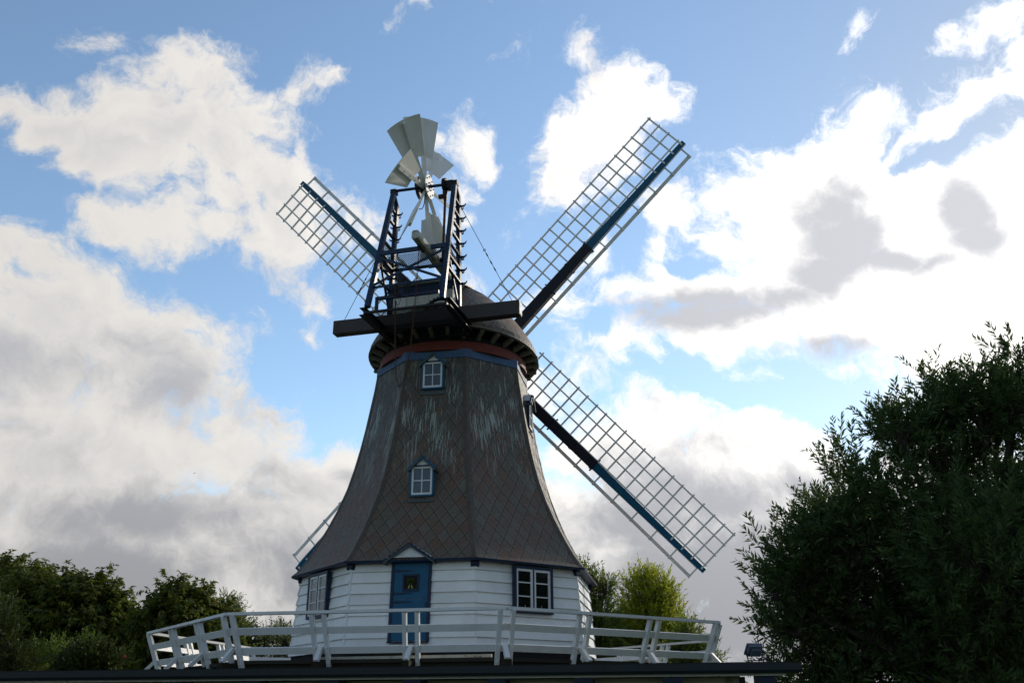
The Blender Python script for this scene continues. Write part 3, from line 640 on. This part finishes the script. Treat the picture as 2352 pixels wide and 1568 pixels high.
MB().tube(L3(-.98, -3.03, 14.67), L3(.95, -2.98, 14.66), .045, 12).build('axle', M['navy'], STG)
for s_ in (-1, 1): MB().box(L3(s_ * .97, -3.0, 14.64), RV * .09, AV * .10, Z3 * .07).build('bearing', M['iron'], STG)
gb = MB()
for k in range(14):
    a = math.pi * 2 * k / 14; gb.box(L3(.66, -3.0 + .20 * math.cos(a), 14.62 + .20 * math.sin(a)), RV * .05, (AV * math.cos(a) + Z3 * math.sin(a)) * .025, (-AV * math.sin(a) + Z3 * math.cos(a)) * .02)
gb.tube(L3(.60, -3.0, 14.62), L3(.72, -3.0, 14.62), .19, 20); gb.box(L3(.80, -3.0, 14.60), RV * .13, AV * .12, Z3 * .12)
gb.tube(L3(.67, -3.0, 14.42), L3(.67, -3.0, 14.12), .09, 10, .05); gb.box(L3(.60, -3.0, 14.26), RV * .13, AV * .06, Z3 * .05)
gb.build('gearbox', M['iron'], STG)
MB().tube(L3(.67, -3.0, 14.15), L3(.63, -3.0, 11.3), .038, 10).build('drive_shaft', M['rust'], STG)
gl_ = MB()
for z in (12.15, 12.5, 11.4): gl_.tube(L3(.64, -3.0, z - .06), L3(.64, -3.0, z + .06), .075, 10)
gl_.build('coupling', M['iron'], STG)
gw = MB(); gw.torus(L3(.35, -2.35, 10.78), AV, .46, .05, 24, 5); 
for k in range(26):
    a = 2 * math.pi * k / 26; gw.box(L3(.35 + .50 * math.cos(a), -2.35, 10.78 + .50 * math.sin(a)), (RV * math.cos(a) + Z3 * math.sin(a)) * .03, AV * .04, (-RV * math.sin(a) + Z3 * math.cos(a)) * .02)
for k in range(3): a = k * math.pi / 3; gw.beam(L3(.35 - .45 * math.cos(a), -2.35, 10.78 - .45 * math.sin(a)), L3(.35 + .45 * math.cos(a), -2.35, 10.78 + .45 * math.sin(a)), .05, .05, up=AV)
gw.build('gear_wheel', M['iron'], STG)
cw = MB(); cw.torus(L3(.08, -2.05, 10.28), AV, .50, .035, 30, 5)
for k in range(40):
    a = 2 * math.pi * k / 40; cw.box(L3(.08 + .53 * math.cos(a), -2.05, 10.28 + .53 * math.sin(a)), (RV * math.cos(a) + Z3 * math.sin(a)) * .03, AV * .03, (-RV * math.sin(a) + Z3 * math.cos(a)) * .014)
for k in range(3): a = k * math.pi / 3 + .3; cw.beam(L3(.08 - .5 * math.cos(a), -2.05, 10.28 - .5 * math.sin(a)), L3(.08 + .5 * math.cos(a), -2.05, 10.28 + .5 * math.sin(a)), .04, .04, up=AV)
cw.build('chain_wheel', M['iron'], STG)
# hoist beam
hb = MB(); pr = [(-.11, -.11), (-.06, -.13), (.07, -.12), (.11, -.07), (.11, .07), (.06, .12), (-.07, .12), (-.11, .07)]
hb.prism([L3(.45 + a, -4.70, 12.16 + b_) for a, b_ in pr], AV * 4.0); HB = hb.build('hoist_beam', M['oldwhite'], MILL)
MB().beam(L3(.40, -4.35, 12.03), L3(.42, -3.95, 11.99), .05, .09).build('pulley_bracket', M['iron'], HB)
MB().torus(L3(.40, -4.25, 11.96), RV, .08, .02, 14, 5).build('pulley', M['iron'], HB)
# guy wires
def guy(p, q):
    w = MB(); w.tube(p, q, .0085, 5); d = A3(q) - A3(p)
    for f in (.52, .60, .67): w.tube(A3(p) + d * (f - .025), A3(p) + d * f, .010, 6, .024); w.tube(A3(p) + d * f, A3(p) + d * (f + .025), .024, 6, .010)
    w.torus(A3(p) + d * .47, AV, .035, .009, 12, 4); w.build('guy_wire', M['iron'], MILL)
guy(L3(1.06, -2.72, 14.0), L3(2.62, -2.6, 10.77)); guy(L3(-2.55, -2.6, 10.77), L3(-1.10, legF(12.1), 12.12))

# ------------------------------------------------------------------ fantail: eight pitched blades
HF = L3(-.02, -2.95, 14.69)
fb = MB(); fb.tube(HF - RV * .10, HF + RV * .10, .13, 16); FAN = fb.build('fantail', M['iron'], MILL)
BE = math.radians(-43.3); TNB = math.tan(0)
for k in range(8):
    b_ = math.radians(15 + 45 * k) - .027; e = math.cos(b_) * AV + math.sin(b_) * Z3; t = -math.sin(b_) * AV + math.cos(b_) * Z3
    w = math.cos(BE) * t + math.sin(BE) * RV; nn = nrm(np.cross(e, w)); nn = nn if nn @ RV > 0 else -nn
    pts = []
    for s_ in np.linspace(-1, 1, 11): pts.append(HF + 2.21 * (math.cos(.27 * s_) * e + math.sin(.27 * s_) * w))
    for s_ in np.linspace(1, -1, 7): pts.append(HF + .97 * (math.cos(.34 * s_) * e + math.sin(.34 * s_) * w))
    MB().prism([p - nn * .010 for p in pts], nn * .020).build('blade', M['fan'], FAN)
    sk = MB(); sk.beam(HF + e * .15 + nn * .045, HF + e * 2.13 + nn * .045, .13, .065, up=nn)
    for r_ in (.9, 1.3, 1.75): sk.tube(HF + e * r_ + nn * .075, HF + e * r_ + nn * .092, .018, 6)
    sk.build('spoke', M['fan'], FAN)
for s_, mt in ((1, 'white'), (-1, 'iron')):
    hp = MB(); hp.tube(HF + RV * s_ * .15, HF + RV * s_ * .175, .37, 36); HP = hp.build('hub_plate', M[mt], FAN)
    bl = MB()
    for k in range(8):
        b_ = math.radians(15 + 45 * k) - .027
        for r_ in (.12, .30):
            c = HF + (math.cos(b_) * AV + math.sin(b_) * Z3) * r_; bl.tube(c + RV * s_ * .175, c + RV * s_ * .20, .022, 6)
    bl.build('bolt_ring', M['iron'], HP)
bs = MB(); bs.torus(HF - RV * .22, RV, .62, .015, 20, 5, 2.2, 4.2); bs.build('brake_hoop', M['iron'], FAN)

# ------------------------------------------------------------------ sails
TA = 0.2095; aS = math.cos(TA) * AV + math.sin(TA) * Z3; uS = np.cross(RV, aS); HS = A3(0, 0, 10.725) + 3.509 * aS
ws = MB(); ws.tube(HS - aS * 2.6, HS + aS * .35, .26, 16, .22); ws.box(HS, RV * .30, uS * .30, aS * .34); ws.build('windshaft', M['stock'], MILL)
PH = 0.7429
for k in range(4):
    b_ = PH - k * math.pi / 2; e = math.cos(b_) * RV + math.sin(b_) * uS; t = np.cross(aS, e)      # t negative: lattice side
    S = lambda r_, x, d=0.0: HS + e * r_ + t * x + aS * d
    off = -.10 if k % 2 else .10
    wh = MB(); wh.beam(S(5.2, 0, off), S(10.1, 0, off), .29, .22, up=aS, w2=.17, h2=.14); SAIL = wh.build('sail', M['blue'], MILL)
    sk = MB(); sk.beam(S(.2, 0, off), S(5.30, 0, off - .02), .40, .34, up=aS, w2=.33, h2=.28)
    for r_ in (3.2, 4.3, 5.25): sk.box(S(r_, 0, off - .02), e * .05, t * .185, aS * .17)
    for r_ in (3.3, 5.28): sk.box(S(r_, .20, off - .05), e * .025, t * .05, aS * .03); sk.box(S(r_ + .03, -.21, off - .05), e * .025, t * .05, aS * .03)
    sk.build('stock', M['stock'], SAIL)
    lt = MB(); dl = off - .06
    for j in range(21):
        r_ = 1.43 + j * .4275
        lt.beam(S(r_ + rng.normal() * .006, .02, dl), S(r_ + rng.normal() * .014, -1.55 + rng.normal() * .012, dl + rng.normal() * .01), .055, .045, up=aS)
    for x in (-.17, -.60, -1.04, -1.48): lt.beam(S(1.30, x, dl - .04), S(10.04, x, dl - .04), .052, .04, up=aS)
    lt.build('lattice', M['lattice'], SAIL)
    ld = MB(); ldz = off + .0
    prev = None
    for j in range(11):
        r_ = 1.45 + j * .842; tw_ = .30 + (.62 - .30) * 0
        x1 = .455; dz = .06 - .14 * (1 - r_ / 10)
        ld.beam(S(r_, .10, ldz), S(r_, x1 - .05, ldz - .02 + dz), .05, .06, up=aS, h2=.045)
        ld.box(S(r_, x1, ldz + dz), e * .032, t * .07, aS * .035)
        if prev is not None:
            ld.add([S(prev[0], x1 - .058, prev[1] - .012), S(r_, x1 - .058, ldz + dz - .012), S(r_, x1 + .058, ldz + dz + .012), S(prev[0], x1 + .058, prev[1] + .012),
                    S(prev[0], x1 - .058, prev[1] + .012), S(r_, x1 - .058, ldz + dz + .012), S(r_, x1 + .058, ldz + dz + .036), S(prev[0], x1 + .058, prev[1] + .036)], [(0, 1, 2, 3), (7, 6, 5, 4), (0, 4, 5, 1), (1, 5, 6, 2), (2, 6, 7, 3), (3, 7, 4, 0)])
        prev = (r_, ldz + dz)
    ld.build('leading_board', M['lattice'], SAIL)
    MB().tube(S(1.5, .17, off - .1), S(9.9, .10, off - .06), .016, 5).build('control_rod', M['lattice'], SAIL)

# ------------------------------------------------------------------ chain hanging from the stage
ch = MB()
def chain(p, q, sag=0.0):
    p, q = A3(p), A3(q); n = int(np.linalg.norm(q - p) / .075)
    d = nrm(q - p)
    for k in range(n):
        c = p + (q - p) * (k + .5) / n; ax = RV if k % 2 else AV; s_ = np.cross(d, ax)
        pts = [c + d * .045 * math.cos(a) + s_ * .020 * math.sin(a) for a in np.linspace(0, 2 * math.pi, 9)]
        ch.path(pts, .008, 4)
chain(L3(.43, -4.32, 12.0), L3(.38, -4.32, 10.6)); chain(L3(.38, -4.32, 10.6), L3(.27, -4.30, 8.93)); chain(L3(.27, -4.30, 8.93), L3(.17, -4.3, 8.2)); chain(L3(.17, -4.3, 8.2), L3(.02, -4.3, 7.93))
chain(L3(-.24, -4.3, 10.87), L3(-.16, -4.3, 8.98)); chain(L3(-.16, -4.3, 8.98), L3(-.10, -4.3, 8.2)); chain(L3(-.10, -4.3, 8.2), L3(0, -4.3, 7.93))
tag(ch.build('hanging_chain', M['rust']), 'long rusty hoist chain looping down from the fan stage', 'chain')
ms = MB()
for x0, z0, n_ in ((-.26, 11.02, 60), (.06, 11.04, 26)):
    for k in range(n_):
        p = L3(x0 + rng.normal() * .05, -4.16 + rng.normal() * .03, z0 + .05 - abs(rng.normal()) * (.30 if n_ > 30 else .16)); ms.beam(p, p + A3(rng.normal() * .02, rng.normal() * .02, -.07 - .05 * rng.random()), .012, .010)
ms.build('hanging_moss', M['moss'], STG)

# ------------------------------------------------------------------ gallery with white railing
GAL = thing('gallery', (0, 0, GZ), 'white railed octagonal wooden gallery around the foot of the mill', 'gallery')
dk = MB(); n8 = [cor(i, 7.55, .985) for i in range(8)]
dk.prism(n8, Z3 * .075); dk.build('deck', M['deck'], GAL)
for i in range(8): MB().beam(cor(i, 7.42, .93), cor(i + 1, 7.42, .93), .10, .10).build('edge_beam', M['moss'], GAL)
RT_, RB_ = 7.93, 7.50; ZT_, ZB_ = 1.965, .92
tr = MB()
def rail_ring(Rc, zc, w, h, name):
    for i in range(8):
        lean = nrm(A3(0, 0, 0) + fvec(i)[0] * ((RT_ - RB_) * C22) + Z3 * (ZT_ - ZB_))
        MB().beam(cor(i, Rc, zc), cor(i + 1, Rc, zc), w, h, up=lean).build(name, M['white'], GAL)
tr_u = Z3
for i in range(8):
    MB().beam(cor(i, RT_ - .02, ZT_ + .02), cor(i + 1, RT_ - .02, ZT_ + .02), .14, .062).build('top_rail', M['white'], GAL)
def Rz(z): return RB_ + (RT_ - RB_) * (z - ZB_) / (ZT_ - ZB_)
for zc in (1.635, 1.245): rail_ring(Rz(zc) - .02, zc, .045, .145, 'rail')
for i in range(8):
    for f in (0, 1 / 3, 2 / 3):
        P = lambda R_, z: cor(i, R_, z) * (1 - f) + cor(i + 1, R_, z) * f
        b0 = P(RB_, ZB_); t0 = P(RT_ - .02, ZT_ - .012); er = nrm(A3(b0[0], b0[1], 0)) if f == 0 else fvec(i)[0]; ta = A3(-er[1], er[0], 0)
        for s_ in (-1, 1):
            ps = MB(); q_ = ta * s_ * .135; ps.beam(b0 + q_ - Z3 * .02, t0 + q_, .085, .10, up=er)
            for fz in (.06, .36): c = b0 + (t0 - b0) * fz + q_; ps.tube(c + er * .05, c + er * .068, .024, 8)
            ps.build('post', M['white'], GAL)
        mid_ = b0 + (t0 - b0) * .36
        MB().beam(mid_ + er * .02, b0 + er * .44 + Z3 * .085, .10, .085, up=er).build('brace', M['white'], GAL)
        MB().beam(b0 - er * 1.2 + Z3 * .0, b0 + er * .50 + Z3 * .0, .15, .165).build('joist', M['moss'], GAL)
stp = MB()
for s_ in (-1, 1): stp.box(FP(0, s_ * .55, 4.35, 1.20), tv0 * .05, nv0 * .35, Z3 * .13)
stp.box(FP(0, 0, 4.40, 1.28), tv0 * .50, nv0 * .28, Z3 * .035); tag(stp.build('door_step', M['moss']), 'dark wooden step below the blue door', 'step')
pl = MB(); pl.beam(FP(0, -.74 - .35, 6.75, 1.09), FP(0, 2.60, 6.75, 1.105), .10, .06); tag(pl.build('loose_plank', M['oldwhite']), 'long white plank lying on the gallery deck before the door', 'plank')

# ------------------------------------------------------------------ low house in front (parallel to the door side)
HOUSE = thing('low_house', tuple(FP(0, 0, 10, GZ)), 'low house with dark gutter and blue rafter brackets under its eaves', 'house')
NE = 10.8
def HP_(t, n, z): return FP(0, t, n, z)
rf = MB(); rf.prism([HP_(-24, NE - .02, .735), HP_(8.14, NE - .02, .735), HP_(8.14, 7.7, .80), HP_(-24, 7.7, .80)], -Z3 * .075); rf.build('roof', M['felt'], HOUSE)
gt = MB(); sec = [(.0, .0), (.02, -.10), (.07, -.135), (.13, -.135), (.165, -.09), (.17, .012), (.155, .012), (.145, -.08), (.12, -.115), (.075, -.115), (.035, -.085), (.016, .0)]
gt.prism([HP_(-24, NE + a, .700 + b_) for a, b_ in sec], tv0 * 32.27); gt.build('gutter', M['zinc'], HOUSE)
fs = MB(); fs.box(HP_(-7.95, NE - .04, .600), tv0 * 16.0, nv0 * .02, Z3 * .068); fs.build('fascia', M['white'], HOUSE)
sfm = MB(); sfm.prism([HP_(-24, NE - .06, .545), HP_(8.0, NE - .06, .545), HP_(8.0, NE - .50, .545), HP_(-24, NE - .50, .545)], Z3 * .02); sfm.build('soffit', M['cream'], HOUSE)
wl = MB(); wl.box(HP_(-8.35, NE - .62, (GZ + .55) / 2 - .01), tv0 * 15.6, nv0 * .12, Z3 * (.55 - GZ) / 2 * .99)
wl.box(HP_(7.25, 9.0, (GZ + .62) / 2), tv0 * .12, nv0 * 1.3, Z3 * (.62 - GZ) / 2 * .99); wl.build('wall', M['cream'], HOUSE)
for k in range(21):
    t = 7.85 - .12 - k * 1.42
    MB().prism([HP_(t - .15, NE - .5, .54), HP_(t - .15, NE - .08, .54), HP_(t - .15, NE - .08, .40), HP_(t - .15, NE - .14, .33), HP_(t - .15, NE - .5, .26)], tv0 * .30).build('bracket', M['navy'], HOUSE)
for t in (-3.2, 1.6, 5.4):
    f_ = MB().box(HP_(t, NE - .49, -.35), tv0 * .55, nv0 * .02, Z3 * .55).build('window', M['white'], HOUSE); MB().box(HP_(t, NE - .475, -.35), tv0 * .47, nv0 * .01, Z3 * .47).build('pane', M['pane_up'], f_)
MB().tube(HP_(7.40, NE - .40, .53), HP_(7.40, NE - .40, GZ), .045, 10).build('downpipe', M['zinc'], HOUSE)
# floodlight on the roof edge
fl = thing('floodlight', tuple(HP_(7.58, NE - .05, .74)), 'grey rectangular floodlight on a bracket at the roof edge', 'floodlight')
fx = nrm(tv0 * .92 - nv0 * .25); fb_ = nrm(-tv0 * .62 + nv0 * .22 - Z3 * .10); fu = nrm(np.cross(fx, A3(0, 0, 1)))
aim = nrm(-tv0 * .38 - nv0 * .70 + Z3 * .62); side = nrm(np.cross(aim, Z3)); upv = np.cross(side, aim)
c0 = HP_(7.60, NE - .05, .905)
MB().box(c0 + aim * .035, side * .135, upv * .10, aim * .018).build('lamp_face', M['lampgrey'], fl, bevel=.006)
bk = MB(); bk.prism([c0 + aim * .018 + side * a * .12 + upv * b_ * .09 for a, b_ in ((-1, -1), (1, -1), (1, 1), (-1, 1))], -aim * .05); bk.prism([c0 - aim * .032 + side * a * .08 + upv * b_ * .055 for a, b_ in ((-1, -1), (1, -1), (1, 1), (-1, 1))], -aim * .05); bk.build('lamp_body', M['lampgrey'], fl)
br_ = MB()
for s_ in (-1, 1): br_.beam(c0 + side * s_ * .155, HP_(7.60, NE - .05, .76) + side * s_ * .12, .02, .012)
br_.beam(HP_(7.60, NE - .05, .755) - side * .13, HP_(7.60, NE - .05, .755) + side * .13, .03, .014); br_.build('bracket', M['iron'], fl)
MB().path([HP_(7.62, NE - .08, .80), HP_(7.70, NE - .1, .775), HP_(7.82, NE - .1, .765), HP_(7.95, NE - .12, .75)], .009, 5).build('cable', M['iron'], fl)

# ------------------------------------------------------------------ bird
bp = CAM + raydir(447, 1086) * 150
bd = MB(); rt = RT; bd.ball(bp, .05, 8, 6, 1.0)
bd.add([bp + rt * .03 + UP * .02, bp + rt * .22 + UP * .085 + FW * .05, bp + rt * .31 + UP * .10, bp + rt * .20 + UP * .055 - FW * .06, bp + rt * .03 - UP * .02], [(0, 1, 2, 3, 4)])
bd.add([bp - rt * .03 + UP * .02, bp - rt * .20 - UP * .04 + FW * .05, bp - rt * .30 - UP * .085, bp - rt * .20 - UP * .075 - FW * .06, bp - rt * .03 - UP * .03], [(0, 1, 2, 3, 4)])
bd.prism([bp - rt * .02 - FW * .03, bp + rt * .02 - FW * .03, bp + rt * .04 + UP * .06 - FW * .14, bp - rt * .06 + UP * .06 - FW * .14], UP * .01)
tag(bd.build('bird', M['feather']), 'small dark bird gliding below the cloud on the left', 'bird')
# ------------------------------------------------------------------ trees and shrubs
def at(x, y, depth):
    return CAM + (FW + RT * (x - 1176) / FPX - UP * (y - 784) / FPX) * depth
def unit(a): return a / np.maximum(np.linalg.norm(a, axis=-1, keepdims=True), 1e-9)
def mesh_from(name, V, F4, mat, parent):
    org = np.array(WPOS[parent.as_pointer()]); V = (V - org).astype(np.float32)
    me = bpy.data.meshes.new(name); n = len(F4)
    me.vertices.add(len(V)); me.vertices.foreach_set('co', V.ravel())
    me.loops.add(n * 4); me.loops.foreach_set('vertex_index', F4.astype(np.int32).ravel())
    me.polygons.add(n); me.polygons.foreach_set('loop_start', np.arange(0, n * 4, 4, dtype=np.int32)); me.polygons.foreach_set('loop_total', np.full(n, 4, dtype=np.int32))
    me.update(calc_edges=True); me.materials.append(mat)
    o = bpy.data.objects.new(name, me); COL.objects.link(o); o.parent = parent; WPOS[o.as_pointer()] = tuple(org); return o
def leaf_quads(P, Dv, N, Ln, Wd, bend):
    """one bent lens-shaped leaf (a lozenge) per row: base P, direction Dv, face normal N"""
    S = unit(np.cross(Dv, N)); N = np.cross(S, Dv); Ln = Ln[:, None]; Wd = Wd[:, None]
    a = P; c = P + Dv * Ln - N * Ln * bend; mid = P + Dv * Ln * .42 + N * Ln * .06
    b = mid + S * Wd; d = mid - S * Wd
    return np.stack([a, b, c, d], 1).reshape(-1, 3)
def foliage(lobes, n_shoot, shoot, n_leaf, ll, lw, seed, upb=.4, mode='shoot', gap=.0, fill=.35, squash=1.0):
    r = np.random.default_rng(seed); C_ = np.array([l[0] for l in lobes]); Rr = np.array([l[1] for l in lobes])
    pr = Rr ** 2 / np.sum(Rr ** 2); k = r.choice(len(lobes), n_shoot, p=pr)
    d = unit(r.normal(size=(n_shoot, 3))); d[:, 2] *= 1.0
    rad = np.where(r.random(n_shoot) < fill, r.random(n_shoot) ** .6 * .8, .72 + .26 * r.random(n_shoot))
    P = C_[k] + d * (rad * Rr[k])[:, None] * np.array([1, 1, squash])
    if gap > 0:                                        # uneven crown: drop shoots where a lumpy field is low
        s_ = 2.2 / np.mean(Rr); f = np.sin(P[:, 0] * s_ * 1.7 + 1.3 * np.sin(P[:, 2] * s_ * 1.1)) + np.sin(P[:, 1] * s_ * 1.5 + 2) + np.sin(P[:, 2] * s_ * 2.1 + 1.1 * np.sin(P[:, 0] * s_))
        keep = (f > -3 + 6 * gap * .5) | (r.random(n_shoot) < .25); P, d, k = P[keep], d[keep], k[keep]
    n = len(P)
    sd_ = unit(d * .75 + np.array([0, 0, upb]) + r.normal(size=(n, 3)) * .38)
    sl_ = shoot * (.55 + .75 * r.random(n))
    t = (np.arange(n_leaf) + .6) / n_leaf
    curve = unit(r.normal(size=(n, 3))) * .16
    B = P[:, None, :] + sd_[:, None, :] * (sl_[:, None] * t[None, :])[:, :, None] + curve[:, None, :] * (sl_[:, None] * t[None, :] ** 2)[:, :, None]
    B = B.reshape(-1, 3); SD = np.repeat(sd_, n_leaf, 0); N_ = len(B); T = np.tile(t, n)
    side = unit(np.cross(SD, r.normal(size=(N_, 3))))
    if mode == 'shoot':
        Dv = unit(SD * (.65 + .5 * T[:, None]) + side * .8 + np.array([0, 0, -.12]))
        Nn = unit(np.cross(Dv, side) + r.normal(size=(N_, 3)) * .35)
        Ln = ll * (.6 + .6 * r.random(N_)) * (1.1 - .45 * T); Wd = lw * (.7 + .5 * r.random(N_))
        V = leaf_quads(B, Dv, Nn, Ln, Wd, .12)
    else:                                              # hand-shaped leaves of five drooping leaflets
        out = unit(side * .8 + SD * .3 + np.array([0, 0, .12])); upn = unit(np.array([0, 0, 1.0]) + r.normal(size=(N_, 3)) * .4)
        sdv = unit(np.cross(out, upn)); Vs = []
        sz = ll * (.6 + .7 * r.random(N_))
        for a in (-1.25, -.62, 0, .62, 1.25):
            Dv = unit(out * math.cos(a) + sdv * math.sin(a) + np.array([0, 0, -.38]) + r.normal(size=(N_, 3)) * .12)
            Vs.append(leaf_quads(B + out * .04, Dv, upn, sz * (1 - .22 * abs(a)), lw * (.8 + .4 * r.random(N_)), .22))
        V = np.concatenate(Vs)
    nq = len(V) // 4
    return V, np.arange(nq * 4).reshape(-1, 4), (P, sd_, sl_, curve)
def stems(P, sd_, sl_, curve, w):
    r = np.random.default_rng(3); s_ = unit(np.cross(sd_, r.normal(size=sd_.shape))) * w; e = P + sd_ * sl_[:, None] + curve * sl_[:, None]
    V = np.stack([P - sd_ * (sl_ * .8)[:, None] - s_, P - sd_ * (sl_ * .8)[:, None] + s_, e + s_ * .3, e - s_ * .3], 1).reshape(-1, 3)
    return V, np.arange(len(V)).reshape(-1, 4)
def plant(name, label, cat, lobes_px, depth, mat, n_shoot, shoot, n_leaf, ll, lw, seed, group=None, spread=.5, trunk=.16, upb=.4, mode='shoot', gap=.3, fill=.35, twig=0.0, part='crown', squash=1.0, dy=0):
    r = np.random.default_rng(seed + 100); L = []
    for (x, y, rp) in lobes_px:
        y += dy
        rm = rp * depth / FPX; L.append((at(x, y, depth) + FW * r.normal() * rm * spread, rm))
    cx = np.average([l[0] for l in L], axis=0, weights=[l[1] ** 2 for l in L])
    base = np.array([cx[0], cx[1], GZ]); root = thing(name, tuple(base), label, cat, group)
    V, F4, sh = foliage(L, n_shoot, shoot, n_leaf, ll, lw, seed, upb, mode, gap, fill, squash)
    mesh_from(part, V, F4, mat, root)
    wood = MB(); top = base * .55 + cx * .45; top[2] = max(top[2], GZ + .4)
    if trunk > .05: wood.path([base, base * .5 + top * .5 + r.normal(size=3) * .08 * A3(1, 1, 0), top], trunk, 8, trunk * .7)
    for c, rm in L:
        midp = top * .5 + c * .5 + r.normal(size=3) * rm * .2
        wood.path([top, midp, c], trunk * .45, 6, trunk * .14)
        for q in range(4):
            d = unit(r.normal(size=3) + A3(0, 0, .5)); wood.path([c * .7 + midp * .3, c + d * rm * .5, c + d * rm * .9], trunk * .16, 5, trunk * .03)
    wood.build('trunk' if trunk > .05 else 'stem', M['bark'], root, recalc=False)
    if twig: V, F4 = stems(*sh, twig); mesh_from('twigs', V, F4, M['bark'], root)
    return root
WL = [(1755, 1250, 28), (1765, 1365, 36), (1780, 1445, 36), (2310, 930, 60), (2345, 850, 45), (2275, 1030, 95), (2165, 930, 55), (2165, 1050, 95), (2060, 995, 52), (2050, 1160, 95), (1965, 1095, 52), (1930, 1220, 80), (1880, 1230, 45), (1880, 1320, 95), (1815, 1330, 50), (1870, 1415, 90), (1815, 1440, 42),
      (2010, 1290, 140), (2130, 1240, 140), (2250, 1220, 130), (2352, 1180, 120), (2010, 1420, 140), (2150, 1420, 150), (2290, 1400, 160), (2410, 1350, 170), (1905, 1495, 70), (2050, 1530, 110), (2200, 1530, 120), (2330, 1560, 120), (2470, 1030, 130), (2520, 1250, 200), (2450, 1500, 170), (2250, 975, 78), (2325, 945, 72), (2100, 1010, 60), (1835, 1560, 48), (1890, 1570, 60), (1970, 1570, 70), (1850, 1610, 60), (1930, 1620, 70)]
plant('willow_tree', 'large dark willow with long narrow leaves beside the low house', 'tree', WL, 19.0, M['willow'], 6700, .72, 28, .225, .0205, 11, None, .75, .22, .75, 'shoot', .58, .42, .006)
CH1 = [(60, 1410, 115), (200, 1395, 100), (150, 1345, 55), (270, 1435, 72), (35, 1340, 50), (215, 1340, 42), (100, 1490, 110), (260, 1500, 90), (-60, 1400, 120), (262, 1372, 30), (340, 1470, 70)]
plant('chestnut_tree', 'broad dark chestnut tree at the left edge with browning leaves', 'tree', CH1, 38, M['chestnut'], 3400, .75, 8, .25, .046, 21, 'chestnut trees behind the house', .5, .25, .45, 'palm', .34, .35, .012, dy=44)
CH2 = [(425, 1385, 75), (405, 1338, 38), (470, 1420, 66), (370, 1425, 66), (450, 1480, 80), (505, 1462, 44), (495, 1405, 28), (520, 1500, 36), (448, 1348, 28)]
plant('chestnut_tree', 'smaller chestnut tree with a peaked crown left of the gallery', 'tree', CH2, 36, M['chestnut'], 2300, .65, 8, .24, .044, 22, 'chestnut trees behind the house', .5, .2, .45, 'palm', .34, .35, .012, dy=44)
plant('pale_tree', 'pale green feathery tree peeping out right of the chestnuts', 'tree', [(520, 1430, 38), (540, 1450, 28), (515, 1400, 22), (560, 1440, 16)], 52, M['pale'], 800, .7, 12, .17, .03, 23, None, .4, .12, .5, 'shoot', .2, .4)
LM = [(1480, 1345, 50), (1525, 1365, 36), (1470, 1420, 75), (1530, 1420, 48), (1495, 1480, 80), (1568, 1440, 26), (1570, 1490, 30), (1478, 1315, 24), (1520, 1325, 20), (1432, 1445, 34)]
plant('bushy_tree', 'yellow green bushy tree behind the right side of the gallery', 'tree', LM, 44, M['lime'], 2400, .75, 14, .17, .030, 31, 'trees behind the mill', .5, .16, .9, 'shoot', .28, .4, .008, dy=22)
MD = [(1335, 1300, 24), (1365, 1340, 34), (1375, 1400, 48), (1350, 1450, 60), (1400, 1460, 50), (1385, 1320, 20), (1380, 1500, 50), (1330, 1380, 40)]
plant('bushy_tree', 'mid green tree half hidden by the right corner of the mill', 'tree', MD, 42, M['mid'], 1500, .7, 14, .17, .030, 32, 'trees behind the mill', .5, .16, .7, 'shoot', .28, .4, .008, dy=24)
plant('bushy_tree', 'small ragged green tree at the right end of the gallery railing', 'tree', [(1575, 1450, 26), (1585, 1500, 36), (1560, 1480, 30), (1620, 1510, 26), (1605, 1480, 14)], 40, M['mid'], 520, .6, 14, .15, .026, 33, 'trees behind the mill', .5, .08, .7, 'shoot', .3, .4, .008)
plant('garden_shrub', 'low dark shrubs seen through the left railing beside the mill', 'shrub', [(590, 1480, 34), (640, 1485, 34), (675, 1480, 28), (560, 1500, 40), (700, 1500, 40)], 38, M['shrub'], 900, .5, 12, .14, .03, 41, 'shrubs', .4, .05, .6, 'shoot', .2, .4, 0, 'foliage')
plant('garden_shrub', 'thin pale sprays rising behind the left railing', 'shrub', [(625, 1448, 9), (640, 1442, 8), (668, 1452, 9), (612, 1465, 12), (655, 1465, 12)], 36, M['pale'], 90, .35, 12, .12, .02, 42, 'shrubs', .4, .03, .5, 'shoot', 0, .4, .006, 'foliage')
plant('garden_shrub', 'narrow leaved shrub at the lower left edge of the picture', 'shrub', [(8, 1470, 42), (-20, 1440, 50), (20, 1510, 45), (35, 1540, 40)], 24, M['shrub'], 420, .5, 16, .13, .017, 43, 'shrubs', .4, .05, .5, 'shoot', .1, .5, .005, 'foliage')
plant('garden_shrub', 'rounded green shrub behind the gutter below the chestnuts', 'shrub', [(215, 1515, 40), (180, 1530, 40), (255, 1530, 34), (150, 1540, 30)], 26, M['shrub'], 700, .35, 12, .11, .028, 44, 'shrubs', .4, .05, .5, 'shoot', .1, .5, 0, 'foliage')
plant('garden_shrub', 'bright green upright shrub between the two chestnuts low down', 'shrub', [(100, 1520, 34), (130, 1500, 22), (208, 1475, 12), (206, 1495, 12), (85, 1545, 40)], 27, M['mid'], 420, .4, 12, .12, .018, 45, 'shrubs', .4, .04, .9, 'shoot', .1, .5, 0, 'foliage')
fl2 = MB(); pf = at(286, 1508, 25.6)
for k in range(14): a = unit(rng.normal(size=3)); fl2.ball(pf + a * .035, .022, 5, 4)
tag(fl2.build('red_flower', plain('red_petals', (.35, .02, .03), .6)), 'single red flower on the shrub below the chestnuts', 'flower')
